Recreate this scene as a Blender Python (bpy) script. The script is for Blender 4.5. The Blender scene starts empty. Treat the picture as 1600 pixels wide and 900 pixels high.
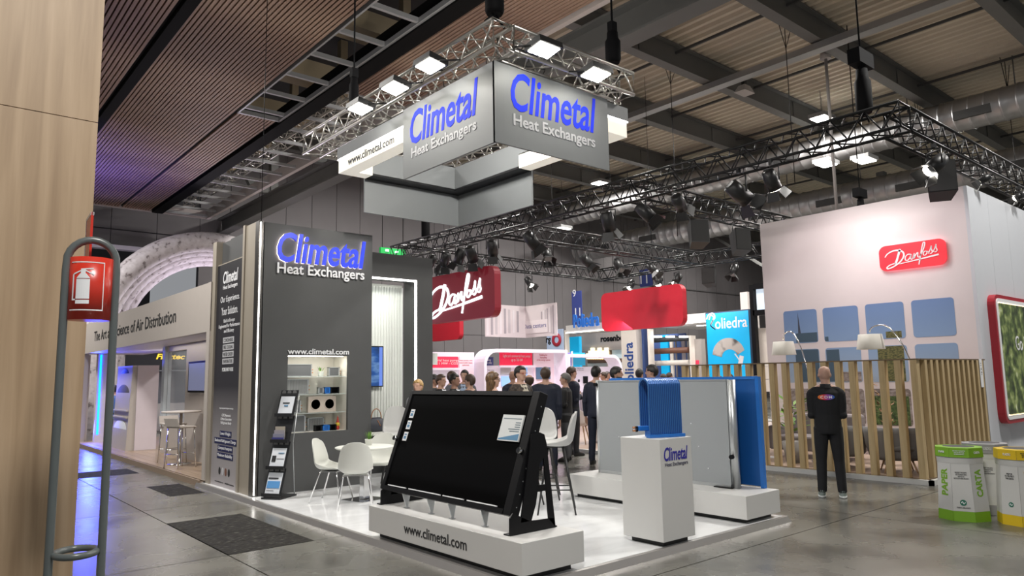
import bpy, bmesh, math, random
from mathutils import Vector, Matrix, kdtree
random.seed(7)
PI=math.pi
S=bpy.context.scene
COL=S.collection
# ---------------------------------------------------------------- camera
CF=1124.31
yaw,pit,rol=math.radians(49.7165),math.radians(7.0867),math.radians(-.9486)
vF=Vector((math.cos(yaw)*math.cos(pit),math.sin(yaw)*math.cos(pit),math.sin(pit)))
vR=Vector((math.sin(yaw),-math.cos(yaw),0)); vU=vR.cross(vF)
vR,vU=vR*math.cos(rol)+vU*math.sin(rol),vU*math.cos(rol)-vR*math.sin(rol)
cam=bpy.data.cameras.new('camera'); cam.sensor_width=36; cam.lens=CF/1600*36; cam.clip_end=400; cam.clip_start=.05
co=bpy.data.objects.new('camera',cam); COL.objects.link(co)
m=Matrix((vR,vU,-vF)).transposed().to_4x4(); m.translation=(0,0,1.68); co.matrix_world=m
S.camera=co
# ---------------------------------------------------------------- world and exposure
w=bpy.data.worlds.new('hall_air'); S.world=w; w.use_nodes=True
bg=w.node_tree.nodes['Background']; bg.inputs[0].default_value=(.92,.95,1,1); bg.inputs[1].default_value=.24
S.view_settings.view_transform='Standard'; S.view_settings.look='None'; S.view_settings.gamma=1
S.view_settings.exposure=0.25; S.view_settings.use_curve_mapping=False
def area_light(name,loc,target,power,size,color=(1,1,1),size_y=None,spread=None):
    l=bpy.data.lights.new(name,'AREA'); l.energy=power; l.size=size; l.color=color
    if size_y: l.shape='RECTANGLE'; l.size_y=size_y
    if spread: l.spread=spread
    o=bpy.data.objects.new(name,l); COL.objects.link(o); o.location=loc
    d=Vector(target)-Vector(loc); o.rotation_euler=d.to_track_quat('-Z','Y').to_euler(); return o
def spot_light(name,loc,target,power,angle=60,color=(1,1,1),blend=.6,r=.08):
    l=bpy.data.lights.new(name,'SPOT'); l.energy=power; l.spot_size=math.radians(angle); l.spot_blend=blend; l.color=color; l.shadow_soft_size=r
    o=bpy.data.objects.new(name,l); COL.objects.link(o); o.location=loc
    d=Vector(target)-Vector(loc); o.rotation_euler=d.to_track_quat('-Z','Y').to_euler(); return o
# general hall lighting: rows of high-bay lamps under the roof (housings are built with the roof; the lights below the soffit have none)
HALL_LAMPS=[]
for X in (1,14.6,25.2,40):
    for Y in (1,12,23):
        z=10.9 if X>9 else 7.85
        HALL_LAMPS.append((X,Y,z))
        area_light('hall_light',(X,Y,z-.12),(X,Y,0),800 if X>9 else 520,1.2,(1,.97,.92))
CAMC=Vector((0,0,1.68))
def pray(x,y): return vF+vR*((x-800)/CF)-vU*((y-450)/CF)
def atX(x,y,X): d=pray(x,y); return CAMC+d*(X/d.x)
def atY(x,y,Y): d=pray(x,y); return CAMC+d*(Y/d.y)
def atZ(x,y,Z): d=pray(x,y); return CAMC+d*((Z-1.68)/d.z)
# ---------------------------------------------------------------- materials
MATS={}
def M(name,col=(.8,.8,.8),rough=.5,metal=0,var=.05,scale=6,bump=0,emit=0,ecol=None,alpha=1,spec=.5,coat=0,trans=0,vec='Object',stretch=None):
    if name in MATS: return MATS[name]
    m=bpy.data.materials.new(name); m.use_nodes=True; nt=m.node_tree; b=nt.nodes['Principled BSDF']
    b.inputs['Roughness'].default_value=rough; b.inputs['Metallic'].default_value=metal
    b.inputs['Specular IOR Level'].default_value=spec
    if coat: b.inputs['Coat Weight'].default_value=coat; b.inputs['Coat Roughness'].default_value=.08
    if trans: b.inputs['Transmission Weight'].default_value=trans
    if alpha<1: b.inputs['Alpha'].default_value=alpha
    tc=nt.nodes.new('ShaderNodeTexCoord'); mp=nt.nodes.new('ShaderNodeMapping'); nz=nt.nodes.new('ShaderNodeTexNoise')
    nt.links.new(tc.outputs[vec],mp.inputs[0]); nt.links.new(mp.outputs[0],nz.inputs['Vector'])
    if stretch: mp.inputs['Scale'].default_value=stretch
    nz.inputs['Scale'].default_value=scale; nz.inputs['Detail'].default_value=4
    mx=nt.nodes.new('ShaderNodeMix'); mx.data_type='RGBA'
    mx.inputs[6].default_value=tuple(max(0,c*(1-var)) for c in col)+(1,); mx.inputs[7].default_value=tuple(min(1,c*(1+var)) for c in col)+(1,)
    nt.links.new(nz.outputs['Fac'],mx.inputs[0]); nt.links.new(mx.outputs[2],b.inputs['Base Color'])
    if bump:
        bp=nt.nodes.new('ShaderNodeBump'); bp.inputs['Strength'].default_value=bump; bp.inputs['Distance'].default_value=.02
        nt.links.new(nz.outputs['Fac'],bp.inputs['Height']); nt.links.new(bp.outputs[0],b.inputs['Normal'])
    if emit:
        b.inputs['Emission Color'].default_value=tuple(ecol or col)+(1,); b.inputs['Emission Strength'].default_value=emit
    MATS[name]=m; return m
def ramp_mat(name,stops,rough=.5,metal=0,scale=5,stretch=(1,1,1),detail=6,kind='noise',bump=0,coat=0,vec='Object',rough2=None,dist=0,spec=.5):
    """procedural surface: stretched noise / wave / voronoi through a colour ramp"""
    if name in MATS: return MATS[name]
    m=bpy.data.materials.new(name); m.use_nodes=True; nt=m.node_tree; b=nt.nodes['Principled BSDF']
    b.inputs['Roughness'].default_value=rough; b.inputs['Metallic'].default_value=metal; b.inputs['Specular IOR Level'].default_value=spec
    if coat: b.inputs['Coat Weight'].default_value=coat; b.inputs['Coat Roughness'].default_value=.1
    tc=nt.nodes.new('ShaderNodeTexCoord'); mp=nt.nodes.new('ShaderNodeMapping'); mp.inputs['Scale'].default_value=stretch
    nt.links.new(tc.outputs[vec],mp.inputs[0])
    if kind=='noise':
        t=nt.nodes.new('ShaderNodeTexNoise'); t.inputs['Detail'].default_value=detail; t.inputs['Distortion'].default_value=dist; out=t.outputs['Fac']
    elif kind=='wave':
        t=nt.nodes.new('ShaderNodeTexWave'); t.inputs['Distortion'].default_value=dist; t.inputs['Detail'].default_value=2; out=t.outputs['Fac']
    else:
        t=nt.nodes.new('ShaderNodeTexVoronoi'); out=t.outputs['Distance']
    t.inputs['Scale'].default_value=scale; nt.links.new(mp.outputs[0],t.inputs['Vector'])
    cr=nt.nodes.new('ShaderNodeValToRGB'); e=cr.color_ramp.elements
    while len(e)<len(stops): e.new(.5)
    for i,(p,c) in enumerate(stops): e[i].position=p; e[i].color=tuple(c)+(1,)
    nt.links.new(out,cr.inputs[0]); nt.links.new(cr.outputs[0],b.inputs['Base Color'])
    if rough2 is not None:
        mr=nt.nodes.new('ShaderNodeMapRange'); mr.inputs[3].default_value=rough; mr.inputs[4].default_value=rough2
        nt.links.new(out,mr.inputs[0]); nt.links.new(mr.outputs[0],b.inputs['Roughness'])
    if bump:
        bp=nt.nodes.new('ShaderNodeBump'); bp.inputs['Strength'].default_value=bump; bp.inputs['Distance'].default_value=.01
        nt.links.new(out,bp.inputs['Height']); nt.links.new(bp.outputs[0],b.inputs['Normal'])
    MATS[name]=m; return m
# ---------------------------------------------------------------- mesh building
class MB:
    def __init__(s): s.v=[]; s.f=[]; s.mi=[]; s.cur=0; s.sm=[]
    def face(s,idx,smooth=False): s.f.append(tuple(idx)); s.mi.append(s.cur); s.sm.append(smooth)
    def add(s,vs,fs,smooth=False):
        o=len(s.v); s.v+= [tuple(p) for p in vs]
        for f in fs: s.face([i+o for i in f],smooth)
        return s
    def box(s,x0,x1,y0,y1,z0,z1):
        return s.add([(x0,y0,z0),(x1,y0,z0),(x1,y1,z0),(x0,y1,z0),(x0,y0,z1),(x1,y0,z1),(x1,y1,z1),(x0,y1,z1)],
          [(3,2,1,0),(4,5,6,7),(0,1,5,4),(1,2,6,5),(2,3,7,6),(3,0,4,7)])
    def hexa(s,p): # 8 points, bottom ring then top ring
        return s.add(p,[(3,2,1,0),(4,5,6,7),(0,1,5,4),(1,2,6,5),(2,3,7,6),(3,0,4,7)])
    def bar(s,p0,p1,w,h=None,up=(0,0,1)):
        h=h or w; p0=Vector(p0); p1=Vector(p1); d=(p1-p0).normalized(); u=Vector(up)
        if abs(d.dot(u))>.98: u=Vector((1,0,0))
        a=d.cross(u).normalized()*w/2; b=a.cross(d).normalized()*h/2
        return s.hexa([p0-a-b,p0+a-b,p0+a+b,p0-a+b,p1-a-b,p1+a-b,p1+a+b,p1-a+b])
    def tube(s,pts,r,n=8,closed=False,caps=True):
        pts=[Vector(p) for p in pts]; k=len(pts); rs=r if isinstance(r,(list,tuple)) else [r]*k
        o=len(s.v); ref=None
        for i,p in enumerate(pts):
            if closed: d=pts[(i+1)%k]-pts[i-1]
            else: d=pts[min(i+1,k-1)]-pts[max(i-1,0)]
            d.normalize()
            if ref is None:
                ref=Vector((0,0,1)) if abs(d.z)<.9 else Vector((1,0,0))
            a=(ref-d*ref.dot(d)).normalized(); b=d.cross(a); ref=a
            for j in range(n):
                t=2*PI*j/n; s.v.append(tuple(p+(a*math.cos(t)+b*math.sin(t))*rs[i]))
        for i in range(k if closed else k-1):
            for j in range(n):
                A=o+i*n+j; B=o+i*n+(j+1)%n; C=o+((i+1)%k)*n+(j+1)%n; D=o+((i+1)%k)*n+j
                s.face((A,B,C,D),True)
        if caps and not closed:
            s.face([o+j for j in range(n)][::-1]); s.face([o+(k-1)*n+j for j in range(n)])
        return s
    def lathe(s,prof,c=(0,0,0),n=20,axis='z',sx=1,sy=1,caps=True):
        o=len(s.v); c=Vector(c)
        for (r,z) in prof:
            for j in range(n):
                t=2*PI*j/n; a,b=r*math.cos(t)*sx,r*math.sin(t)*sy
                p={'z':(a,b,z),'x':(z,a,b),'y':(b,z,a)}[axis]; s.v.append(tuple(c+Vector(p)))
        for i in range(len(prof)-1):
            for j in range(n):
                s.face((o+i*n+j,o+i*n+(j+1)%n,o+(i+1)*n+(j+1)%n,o+(i+1)*n+j),True)
        if caps and prof[0][0]>1e-5: s.face([o+j for j in range(n)][::-1])
        if caps and prof[-1][0]>1e-5: s.face([o+(len(prof)-1)*n+j for j in range(n)])
        return s
    def ball(s,c,rx,ry=None,rz=None,n=14,k=9):
        ry=ry or rx; rz=rz or rx; o=len(s.v); c=Vector(c)
        s.v.append(tuple(c-Vector((0,0,rz))))
        for i in range(1,k):
            t=-PI/2+PI*i/k
            for j in range(n):
                a=2*PI*j/n; s.v.append((c.x+rx*math.cos(t)*math.cos(a),c.y+ry*math.cos(t)*math.sin(a),c.z+rz*math.sin(t)))
        s.v.append(tuple(c+Vector((0,0,rz)))); e=len(s.v)-1
        for j in range(n): s.face((o,o+1+(j+1)%n,o+1+j),True)
        for i in range(k-2):
            for j in range(n): s.face((o+1+i*n+j,o+1+i*n+(j+1)%n,o+1+(i+1)*n+(j+1)%n,o+1+(i+1)*n+j),True)
        for j in range(n): s.face((e,o+1+(k-2)*n+j,o+1+(k-2)*n+(j+1)%n),True)
        return s
    def prism(s,poly,fr,depth):
        """extrude a 2D outline; fr=(origin,u,v); depth along u x v"""
        O,u,v=[Vector(q) for q in fr]; nrm=u.cross(v).normalized(); k=len(poly); o=len(s.v)
        for (a,b) in poly: s.v.append(tuple(O+u*a+v*b))
        for (a,b) in poly: s.v.append(tuple(O+u*a+v*b+nrm*depth))
        s.face([o+i for i in range(k)][::-1]); s.face([o+k+i for i in range(k)])
        for i in range(k): s.face((o+i,o+(i+1)%k,o+k+(i+1)%k,o+k+i))
        return s
    def loft(s,rings,caps=True,smooth=True):
        n=len(rings[0]); o=len(s.v)
        for r in rings: s.v+=[tuple(p) for p in r]
        for i in range(len(rings)-1):
            for j in range(n): s.face((o+i*n+j,o+i*n+(j+1)%n,o+(i+1)*n+(j+1)%n,o+(i+1)*n+j),smooth)
        if caps:
            s.face([o+j for j in range(n)][::-1]); s.face([o+(len(rings)-1)*n+j for j in range(n)])
        return s
    def mesh(s,name):
        me=bpy.data.meshes.new(name); me.from_pydata(s.v,[],s.f)
        me.polygons.foreach_set('use_smooth',s.sm); me.polygons.foreach_set('material_index',s.mi); me.update(); return me
def obj(name,mb,mat,parent=None,bevel=0):
    me=mb.mesh(name) if isinstance(mb,MB) else mb
    o=bpy.data.objects.new(name,me); COL.objects.link(o)
    mats=mat if isinstance(mat,(list,tuple)) else [mat]
    if not me.materials:
        for x in mats: me.materials.append(x)
    if parent is not None: o.parent=parent
    if bevel:
        b=o.modifiers.new('bevel','BEVEL'); b.width=bevel; b.segments=2; b.limit_method='ANGLE'; b.angle_limit=math.radians(50)
    return o
def tag(o,label,cat,group=None):
    o['label']=label; o['category']=cat
    if group: o['group']=group
    return o
def thing(name,label,cat,loc=(0,0,0),rz=0,group=None):
    o=bpy.data.objects.new(name,None); COL.objects.link(o); o.empty_display_size=.1
    o.location=loc; o.rotation_euler=(0,0,rz); return tag(o,label,cat,group)
def struct(name,mb,mat,label=None,parent=None,bevel=0):
    o=obj(name,mb,mat,parent,bevel); o['kind']='structure'
    if label: o['label']=label
    return o
def dup(root,loc=None,rz=None,label=None,group=None):
    r=root.copy(); COL.objects.link(r)
    if loc is not None: r.location=loc
    if rz is not None: r.rotation_euler=(0,0,rz)
    if label: r['label']=label
    if group: r['group']=group
    for ch in root.children:
        c=ch.copy(); COL.objects.link(c); c.parent=r
        for g in ch.children:
            d=g.copy(); COL.objects.link(d); d.parent=c
    return r
def rrect(w,h,r,n=5,cx=0,cy=0):
    out=[]
    for (sx,sy,a0) in ((1,1,0),(-1,1,90),(-1,-1,180),(1,-1,270)):
        for i in range(n+1):
            a=math.radians(a0+90*i/n); out.append((cx+sx*(w/2-r)+r*math.cos(a),cy+sy*(h/2-r)+r*math.sin(a)))
    return out
def text(s,mat,parent,O,u,v,w=None,h=None,depth=.004,bold=0,shear=0,align='L',name='lettering',spacing=1,line=1.0):
    """lettering lying in the plane (u,v) with its lower left corner (or centre) at O, fitted to width w and/or height h"""
    c=bpy.data.curves.new(name,'FONT'); c.body=s; c.size=1; c.extrude=0; c.offset=bold; c.shear=shear; c.space_character=spacing; c.space_line=line
    c.align_x={'L':'LEFT','C':'CENTER','R':'RIGHT'}[align]; c.resolution_u=3
    t=bpy.data.objects.new('t',c); me0=bpy.data.meshes.new_from_object(t)
    xs=[p.co.x for p in me0.vertices]; ys=[p.co.y for p in me0.vertices]
    x0,x1,y0,y1=min(xs),max(xs),min(ys),max(ys)
    sx=w/(x1-x0) if w else None; sy=h/(y1-y0) if h else None
    sx=sx or sy; sy=sy or sx
    O=Vector(O); u=Vector(u).normalized(); v=Vector(v).normalized(); nn=u.cross(v)
    ox={'L':x0,'C':(x0+x1)/2,'R':x1}[align]
    fl=[(O+u*((p.co.x-ox)*sx)+v*((p.co.y-(y0 if align!='C' else (y0+y1)/2))*sy)) for p in me0.vertices]
    b=MB(); k=len(fl); fs=[tuple(p.vertices) for p in me0.polygons]
    if fs and me0.polygons[0].normal.z<0: fs=[f[::-1] for f in fs]
    b.v=[tuple(p+nn*depth) for p in fl]+[tuple(p) for p in fl]
    cnt={}
    for f in fs:
        b.face(f)
        for i in range(len(f)):
            e=(f[i],f[(i+1)%len(f)]); cnt[e]=1
    for (a,d) in list(cnt):
        if (d,a) not in cnt: b.face((d,a,a+k,d+k))
    bpy.data.objects.remove(t); bpy.data.curves.remove(c); bpy.data.meshes.remove(me0)
    return obj(name,b,mat,parent)
def stroke(b,pts,wd,O,u,v,depth,sx=1,sy=1):
    """flat brush stroke through 2D points; wd constant or list"""
    O=Vector(O);u=Vector(u).normalized();v=Vector(v).normalized();nn=u.cross(v)
    P=[Vector((p[0],p[1])) for p in pts]
    Q=[]
    for i in range(len(P)-1):   # Catmull-Rom
        p0=P[max(i-1,0)];p1=P[i];p2=P[i+1];p3=P[min(i+2,len(P)-1)]
        for k in range(4):
            t=k/4; Q.append(.5*((2*p1)+(p2-p0)*t+(2*p0-5*p1+4*p2-p3)*t*t+(3*p1-p0-3*p2+p3)*t**3))
    Q.append(P[-1]); n=len(Q); o=len(b.v)
    for i,q in enumerate(Q):
        d=(Q[min(i+1,n-1)]-Q[max(i-1,0)]); d.normalize(); w=wd if not isinstance(wd,(list,tuple)) else wd[0]+(wd[1]-wd[0])*i/(n-1)
        a=Vector((-d.y,d.x))*w/2
        for z in (0,depth):
            for sg in (1,-1):
                r=q+a*sg; b.v.append(tuple(O+u*r.x*sx+v*r.y*sy+nn*z))
    for i in range(n-1):
        A=o+4*i; B=A+4
        b.face((A+2,A+3,B+3,B+2)); b.face((A+1,A,B,B+1)); b.face((A,A+2,B+2,B)); b.face((A+3,A+1,B+1,B+3))
    b.face((o,o+1,o+3,o+2)); e=o+4*(n-1); b.face((e+1,e,e+2,e+3))
    return b
X_=Vector((1,0,0));Y_=Vector((0,1,0));Z_=Vector((0,0,1))
# frames: 'fx' faces -X (u to the right of a viewer = -Y), 'fy' faces -Y (u = +X)
FX=(Vector((0,-1,0)),Z_); FY=(X_,Z_)
# ================================================================ HALL
concrete=ramp_mat('polished_concrete',[(.28,(.075,.072,.064)),(.45,(.125,.121,.106)),(.6,(.155,.15,.13)),(.78,(.2,.193,.17))],rough=.14,rough2=.4,scale=1.3,detail=10,dist=.12,vec='Object',spec=.55)
dark_joint=M('joint_sealant',(.03,.03,.028),.8)
FZ=MB(); FZ.box(-14,62,-14,38,-.12,-.03); floor=struct('floor',FZ,dark_joint)
xs=[2.57+6.18*k for k in range(-2,10)]; ys=[4.08+3.32*k for k in range(-4,9)]
xs=[-14]+[x for x in xs if x>-13]+[62]; ys=[-14]+[y for y in ys if y>-13]+[38]
for i in range(len(xs)-1):
    for j in range(len(ys)-1):
        a=(xs[i]+.007,xs[i+1]-.007,ys[j]+.007,ys[j+1]-.007)
        b=MB()
        if abs(xs[i]-2.57)<.01 and abs(ys[j]-7.4)<.01:   # trench plates cut out of this slab
            b.box(3.47,a[1],a[2],a[3],-.04,0); b.box(a[0],3.47,9.56,a[3],-.04,0)
        else: b.box(*a,-.04,0)
        obj('slab',b,concrete,floor)
plate=ramp_mat('trench_plate_steel',[(.4,(.012,.011,.01)),(.58,(.035,.033,.028)),(.72,(.14,.135,.12))],rough=.7,rough2=.9,scale=16,detail=10,stretch=(.8,3,1),bump=.6,spec=.12)
tr=thing('trench_cover','worn dark metal trench cover of ribbed plates set in the concrete aisle','trench cover',(0,0,0))
for k in range(4):
    y0=7.41+.535*k; obj('plate',MB().box(2.58,3.46,y0,y0+.525,-.03,.001),plate,tr)
tr2=thing('trench_cover','dark trench cover crossing the aisle toward the air distribution stand','trench cover')
for k in range(2): obj('plate',MB().box(1.2+1.2*k,2.38+1.2*k,15.2,16.2,-.03,.002),plate,tr2)
tr3=thing('trench_cover','small dark trench cover beside the tall printed banner wall','trench cover')
obj('plate',MB().box(3.2,3.7,11.75,12.4,.0,.003),plate,tr3); obj('plate',MB().box(3.2,3.7,12.41,13.1,.0,.003),plate,tr3)
# ---- back wall of cladding panels
clad=M('wall_cladding_grey',(.17,.158,.163),.75,var=.08,scale=1.3)
clad_dark=M('wall_gap',(.05,.05,.055),.9)
wb=struct('wall_back',MB().box(8.9,62,30.06,30.3,0,13),clad_dark)
pw=1.2
n=int((62-8.9)/pw)
pm={}
for k in range(n):
    x=8.9+k*pw
    for (z0,z1) in ((0,3.9),(3.92,7.5),(7.55,12.9)):
        if (z0,z1) not in pm: pm[(z0,z1)]=MB().box(0,pw-.022,0,.06,z0,z1).mesh('panel')
        o=obj('panel',pm[(z0,z1)],clad,wb); o.location=(x,30,0)
struct('trim_1',MB().box(8.9,62,29.9,30,7.5,7.56),M('trim_dark',(.1,.1,.1),.6))
# bulkhead at the left, open to the next hall below
wl=struct('wall_left',MB().box(-14,8.9,30.06,30.3,6.75,13),clad_dark)
pl=MB().box(0,1.6-.02,0,.06,7.5,8.6).mesh('panel'); pl2=MB().box(0,1.6-.02,0,.06,6.85,7.46).mesh('panel')
for k in range(14):
    for q in (pl,pl2):
        o=obj('panel',q,clad,wl); o.location=(8.9-1.6*(k+1),30,0)
struct('trim_2',MB().box(-14,8.9,29.7,30.05,6.68,6.84),M('pale_trim',(.62,.58,.68),.5))
struct('wall_far_left',MB().box(-14,9,37.8,38,0,13),M('dark_hall_beyond',(.06,.06,.065),.8))
struct('wall_right',MB().box(61.8,62,-14,30,0,13),clad)
# ---- corrugated roof deck
deckm=ramp_mat('roof_deck_paint',[(.3,(.46,.41,.325)),(.7,(.57,.515,.41))],rough=.6,scale=.6)
b=MB(); z=12.0; X=-14; prof=[]
while X<62:
    prof+=[(X,z+.11),(X+.13,z+.11),(X+.18,z),(X+.31,z)]; X+=.36
k=len(prof)
for Y in (-14,30.2):
    b.v+=[(p[0],Y,p[1]) for p in prof]
for i in range(k-1): b.face((i,k+i,k+i+1,i+1))
struct('ceiling',b,deckm)
steel=M('roof_steel_paint',(.125,.125,.12),.55,var=.1,scale=2)
def ibeam(b,p0,p1,hgt,wd,t=.03):
    """I section running between two points (top centre line), web vertical"""
    p0=Vector(p0);p1=Vector(p1);dz=Vector((0,0,1))
    b.bar(p0-dz*t/2,p1-dz*t/2,wd,t); b.bar(p0-dz*(hgt-t/2),p1-dz*(hgt-t/2),wd,t); b.bar(p0-dz*hgt/2,p1-dz*hgt/2,t*.6,hgt-2*t)
for i,Y in enumerate((1.7,5.45,9.35,13.1,16.7,20.5,24.3,28)):
    r=thing('roof_beam','grey steel roof beam spanning under the corrugated deck','beam',(0,Y,0),0,'steel beams under the corrugated roof')
    bb=MB(); ibeam(bb,(9.4,0,11.98),(61.5,0,11.98),.78,.34); obj('section',bb,steel,r)
    for k in range(5):
        xx=16.2+k*9; obj('splice_plate',MB().box(xx,xx+.5,-.05,.05,11.28,11.9),steel,r)
for i,X in enumerate((13.5,18,22.5,27,31.5,36)):
    tag(obj('roof_tie_rod',MB().box(X,X+.06,-6,30,11.72,11.8),M('tie_dark',(.06,.06,.06),.6)),'thin dark tie rod running across the corrugated deck between beams','tie rod','tie rods under the roof')
tag(obj('cable_tray',MB().box(19.6,19.95,-6,30,10.95,11.03).box(19.6,19.63,-6,30,11.03,11.15).box(19.92,19.95,-6,30,11.03,11.15),M('galvanised',(.42,.42,.42),.4,.7)),'galvanised cable tray hung below the roof beams','cable tray')
# main girder beside the wood soffit
g=thing('girder','deep dark steel girder running beside the wood slat soffit to the back wall','girder')
bb=MB(); ibeam(bb,(9.75,-6,8.35),(9.75,29.95,8.35),.62,.42,.05); obj('section',bb,steel,g)
for Y in (2,6.5,11,15.5,20,24.5):
    obj('post',MB().box(9.62,9.88,Y,Y+.26,8.35,11.2),steel,g)
    obj('bracket',MB().hexa([(9.0,Y+.02,8.3),(9.6,Y+.02,8.3),(9.6,Y+.24,8.3),(9.0,Y+.24,8.3),(8.75,Y+.02,8.75),(9.6,Y+.02,8.75),(9.6,Y+.24,8.75),(8.75,Y+.24,8.75)]),steel,g)
# vertical hangers, steel columns far off
for i,(X,Y) in enumerate(((31,17.5),(35.5,14.2),(42,24),(47,20))):
    c=thing('steel_column','grey steel roof column standing far behind the black lighting truss','column',(X,Y,0),0,'far steel roof columns')
    obj('shaft',MB().box(-.18,.18,-.18,.18,0.3,11.2),steel,c); obj('base_plate',MB().box(-.3,.3,-.3,.3,0,.3),steel,c)
    obj('brace',MB().bar((0,0,8.2),(0,4.0,11.0),.16),steel,c)
# ---- spiral ducts
ductm=M('duct_steel',(.36,.355,.36),.38,.75,var=.12,scale=3)
for i,(X,zc,r,lab) in enumerate(((27.2,10.35,.55,'large spiral steel air duct hanging nearest the lighting truss'),(30.6,9.1,.62,'lower spiral steel air duct hanging behind the first one'))):
    d=thing('air_duct',lab,'duct'); b=MB(); prof=[]
    Y=-6.; k=0
    while Y<29.9:
        prof+=[(r,Y),(r,Y+.36),(r+.025,Y+.38),(r+.025,Y+.42),(r,Y+.44)]; Y+=.46
    b.lathe(prof,(X,0,zc),24,'y'); obj('spiral_pipe',b,ductm,d)
    for k in range(9):
        y=0.5+3.3*k; obj('grille',MB().box(X-r-.04,X-r+.12,y,y+1.1,zc-.3,zc-.02),M('grille_dark',(.05,.05,.05),.6),d)
        obj('hanger_rod',MB().tube([(X,y-.6,zc+r),(X,y-.6,11.9)],.02,6),steel,d)
# ---- hall lamps
lampglow=M('hall_lamp_glow',(1,.97,.9),.4,emit=14,ecol=(1,.97,.9))
lamph=M('lamp_housing',(.3,.3,.3),.5,.3)
for (X,Y,z) in HALL_LAMPS+[(26.1,26.6,9.4),(33.5,29,9.3),(25.9,12.3,9.4),(25.9,10.9,9.2)]:
    if X<9: continue
    l=thing('hall_lamp','white rectangular high-bay lamp glowing under the hall roof','lamp',(X,Y,z),0,'high-bay hall lamps')
    obj('housing',MB().box(-.42,.42,-.32,.32,0,.14),lamph,l); obj('diffuser',MB().box(-.36,.36,-.26,.26,-.03,.0),lampglow,l)
    obj('suspension',MB().tube([(0,0,.14),(0,0,11.985-z)],.012,6),steel,l)
# ---- wood slat soffit
wood_d=ramp_mat('soffit_wood',[(.3,(.18,.105,.078)),(.5,(.31,.195,.14)),(.72,(.5,.35,.255))],rough=.55,scale=1.1,stretch=(9,.45,1),detail=5)
backing=M('soffit_backing',(.01,.009,.009),.9)
blackch=M('black_channel',(.006,.006,.006),.7,spec=.08)
ZS=8.0
sf=struct('ceiling_soffit',MB().box(-8,3.2,-8,28.4,ZS+.06,ZS+.16).box(3.4,5.68,-8,28.4,ZS+.06,ZS+.16).box(5.68,6.7,16.6,28.4,ZS+.06,ZS+.16).box(7.06,8.62,-8,13.9,ZS+.06,ZS+.16),backing,'dark slatted wood soffit with black channels')
pitch=.085
def slats(x0,x1,y0,y1):
    me=MB().box(0,.058,y0,y1,ZS,ZS+.055).mesh('slat'); x=x0+.012
    while x+.06<x1:
        o=obj('slat',me,wood_d,sf); o.location=(x,0,random.uniform(-.002,.002)); x+=pitch
slats(-4,3.2,2,28.4); slats(3.4,5.68,-2,28.4); slats(5.695,6.7,16.6,28.4); slats(7.06,8.62,-2,13.9)
struct('trim_3',MB().box(3.2,3.4,-8,28.4,ZS-.05,ZS+.3),blackch); struct('trim_4',MB().box(6.7,7.06,-8,28.4,ZS-.06,ZS+.35),blackch)
struct('trim_5',MB().box(8.62,8.74,-8,28.4,ZS-.06,ZS+.3),M('soffit_edge',(.5,.44,.42),.5))
struct('trim_6',MB().box(-8,8.7,28.4,28.46,ZS-.04,ZS+.3),M('soffit_edge'))
gridm=M('grid_bar',(.42,.42,.43),.4,.4)
gr=thing('open_ceiling_grid','open metal grid bay between the wood soffit and the black channel','ceiling grid')
for k in range(16):
    y=-1.5+1.18*k
    if y<16.5: obj('crossbar',MB().box(5.68,6.7,y,y+.07,ZS,ZS+.09),gridm,gr)
obj('rail',MB().box(6.64,6.7,-2,16.6,ZS-.02,ZS+.08),gridm,gr); obj('rail',MB().box(5.66,5.7,-2,16.6,ZS-.02,ZS+.08),gridm,gr); obj('rail',MB().box(5.66,6.7,16.55,16.62,ZS-.02,ZS+.08),gridm,gr)
gr=thing('open_ceiling_grid','long open metal grid bay along the soffit edge toward the back wall','ceiling grid')
for k in range(15): 
    y=13.95+1.02*k; obj('crossbar',MB().box(7.06,8.62,y,y+.07,ZS,ZS+.08),gridm,gr)
obj('rail',MB().box(7.06,7.1,13.9,28.4,ZS-.02,ZS+.08),gridm,gr)
# services seen through the open bays
void=M('void_dark',(.035,.035,.037),.9); beige=M('beige_lagging',(.34,.27,.17),.7)
struct('ceiling_void',MB().box(-8,9.3,-8,30,10.62,10.7),void)
for k in range(9):
    y=1+3.1*k
    tag(obj('service_duct',MB().box(5.0,8.9,y,y+.7,9.3,9.75).box(5.3,5.5,y+.1,y+.3,9.75,10.61).box(8.3,8.5,y+.1,y+.3,9.75,10.61),beige),'beige lagged duct crossing above the open ceiling grid','duct','lagged ducts in the ceiling void')
for X in (6.2,7.8):
    tag(obj('service_pipe',MB().tube([(X,-2,8.8),(X,28.3,8.8)],.09,10),M('void_pipe',(.12,.12,.12),.5)),'dark service pipe running along the ceiling void','pipe','service pipes in the ceiling void')
# ================================================================ NEAR COLUMN AND EXTINGUISHER STAND
oak=ramp_mat('oak_veneer',[(.28,(.33,.225,.135)),(.5,(.43,.305,.19)),(.75,(.52,.38,.25))],rough=.5,scale=1.6,stretch=(7,7,.35),detail=8,dist=.4)
colm=struct('trim_column',MB().box(-1.05,1.0,6.02,7.2,0,9),dark_joint,'pale oak veneered column')
zs=[0,3.64,7.0,9]
for i in range(3):
    obj('panel',MB().box(-1.06,1.014,6.0,6.02,zs[i]+.003,zs[i+1]-.003),oak,colm); obj('panel',MB().box(1.0,1.012,6.02,7.2,zs[i]+.003,zs[i+1]-.003),oak,colm)
st=thing('extinguisher_stand','tall grey tubular fire extinguisher stand with red pictogram drum beside the wood column','extinguisher stand',(.843,4.927,0))
gp=M('stand_grey_paint',(.105,.12,.12),.3,var=.1)
th=math.radians(-9.5); ax=Vector((math.cos(th),math.sin(th),0)); dep=Vector((-math.sin(th),math.cos(th),0))
hw=.131
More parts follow.
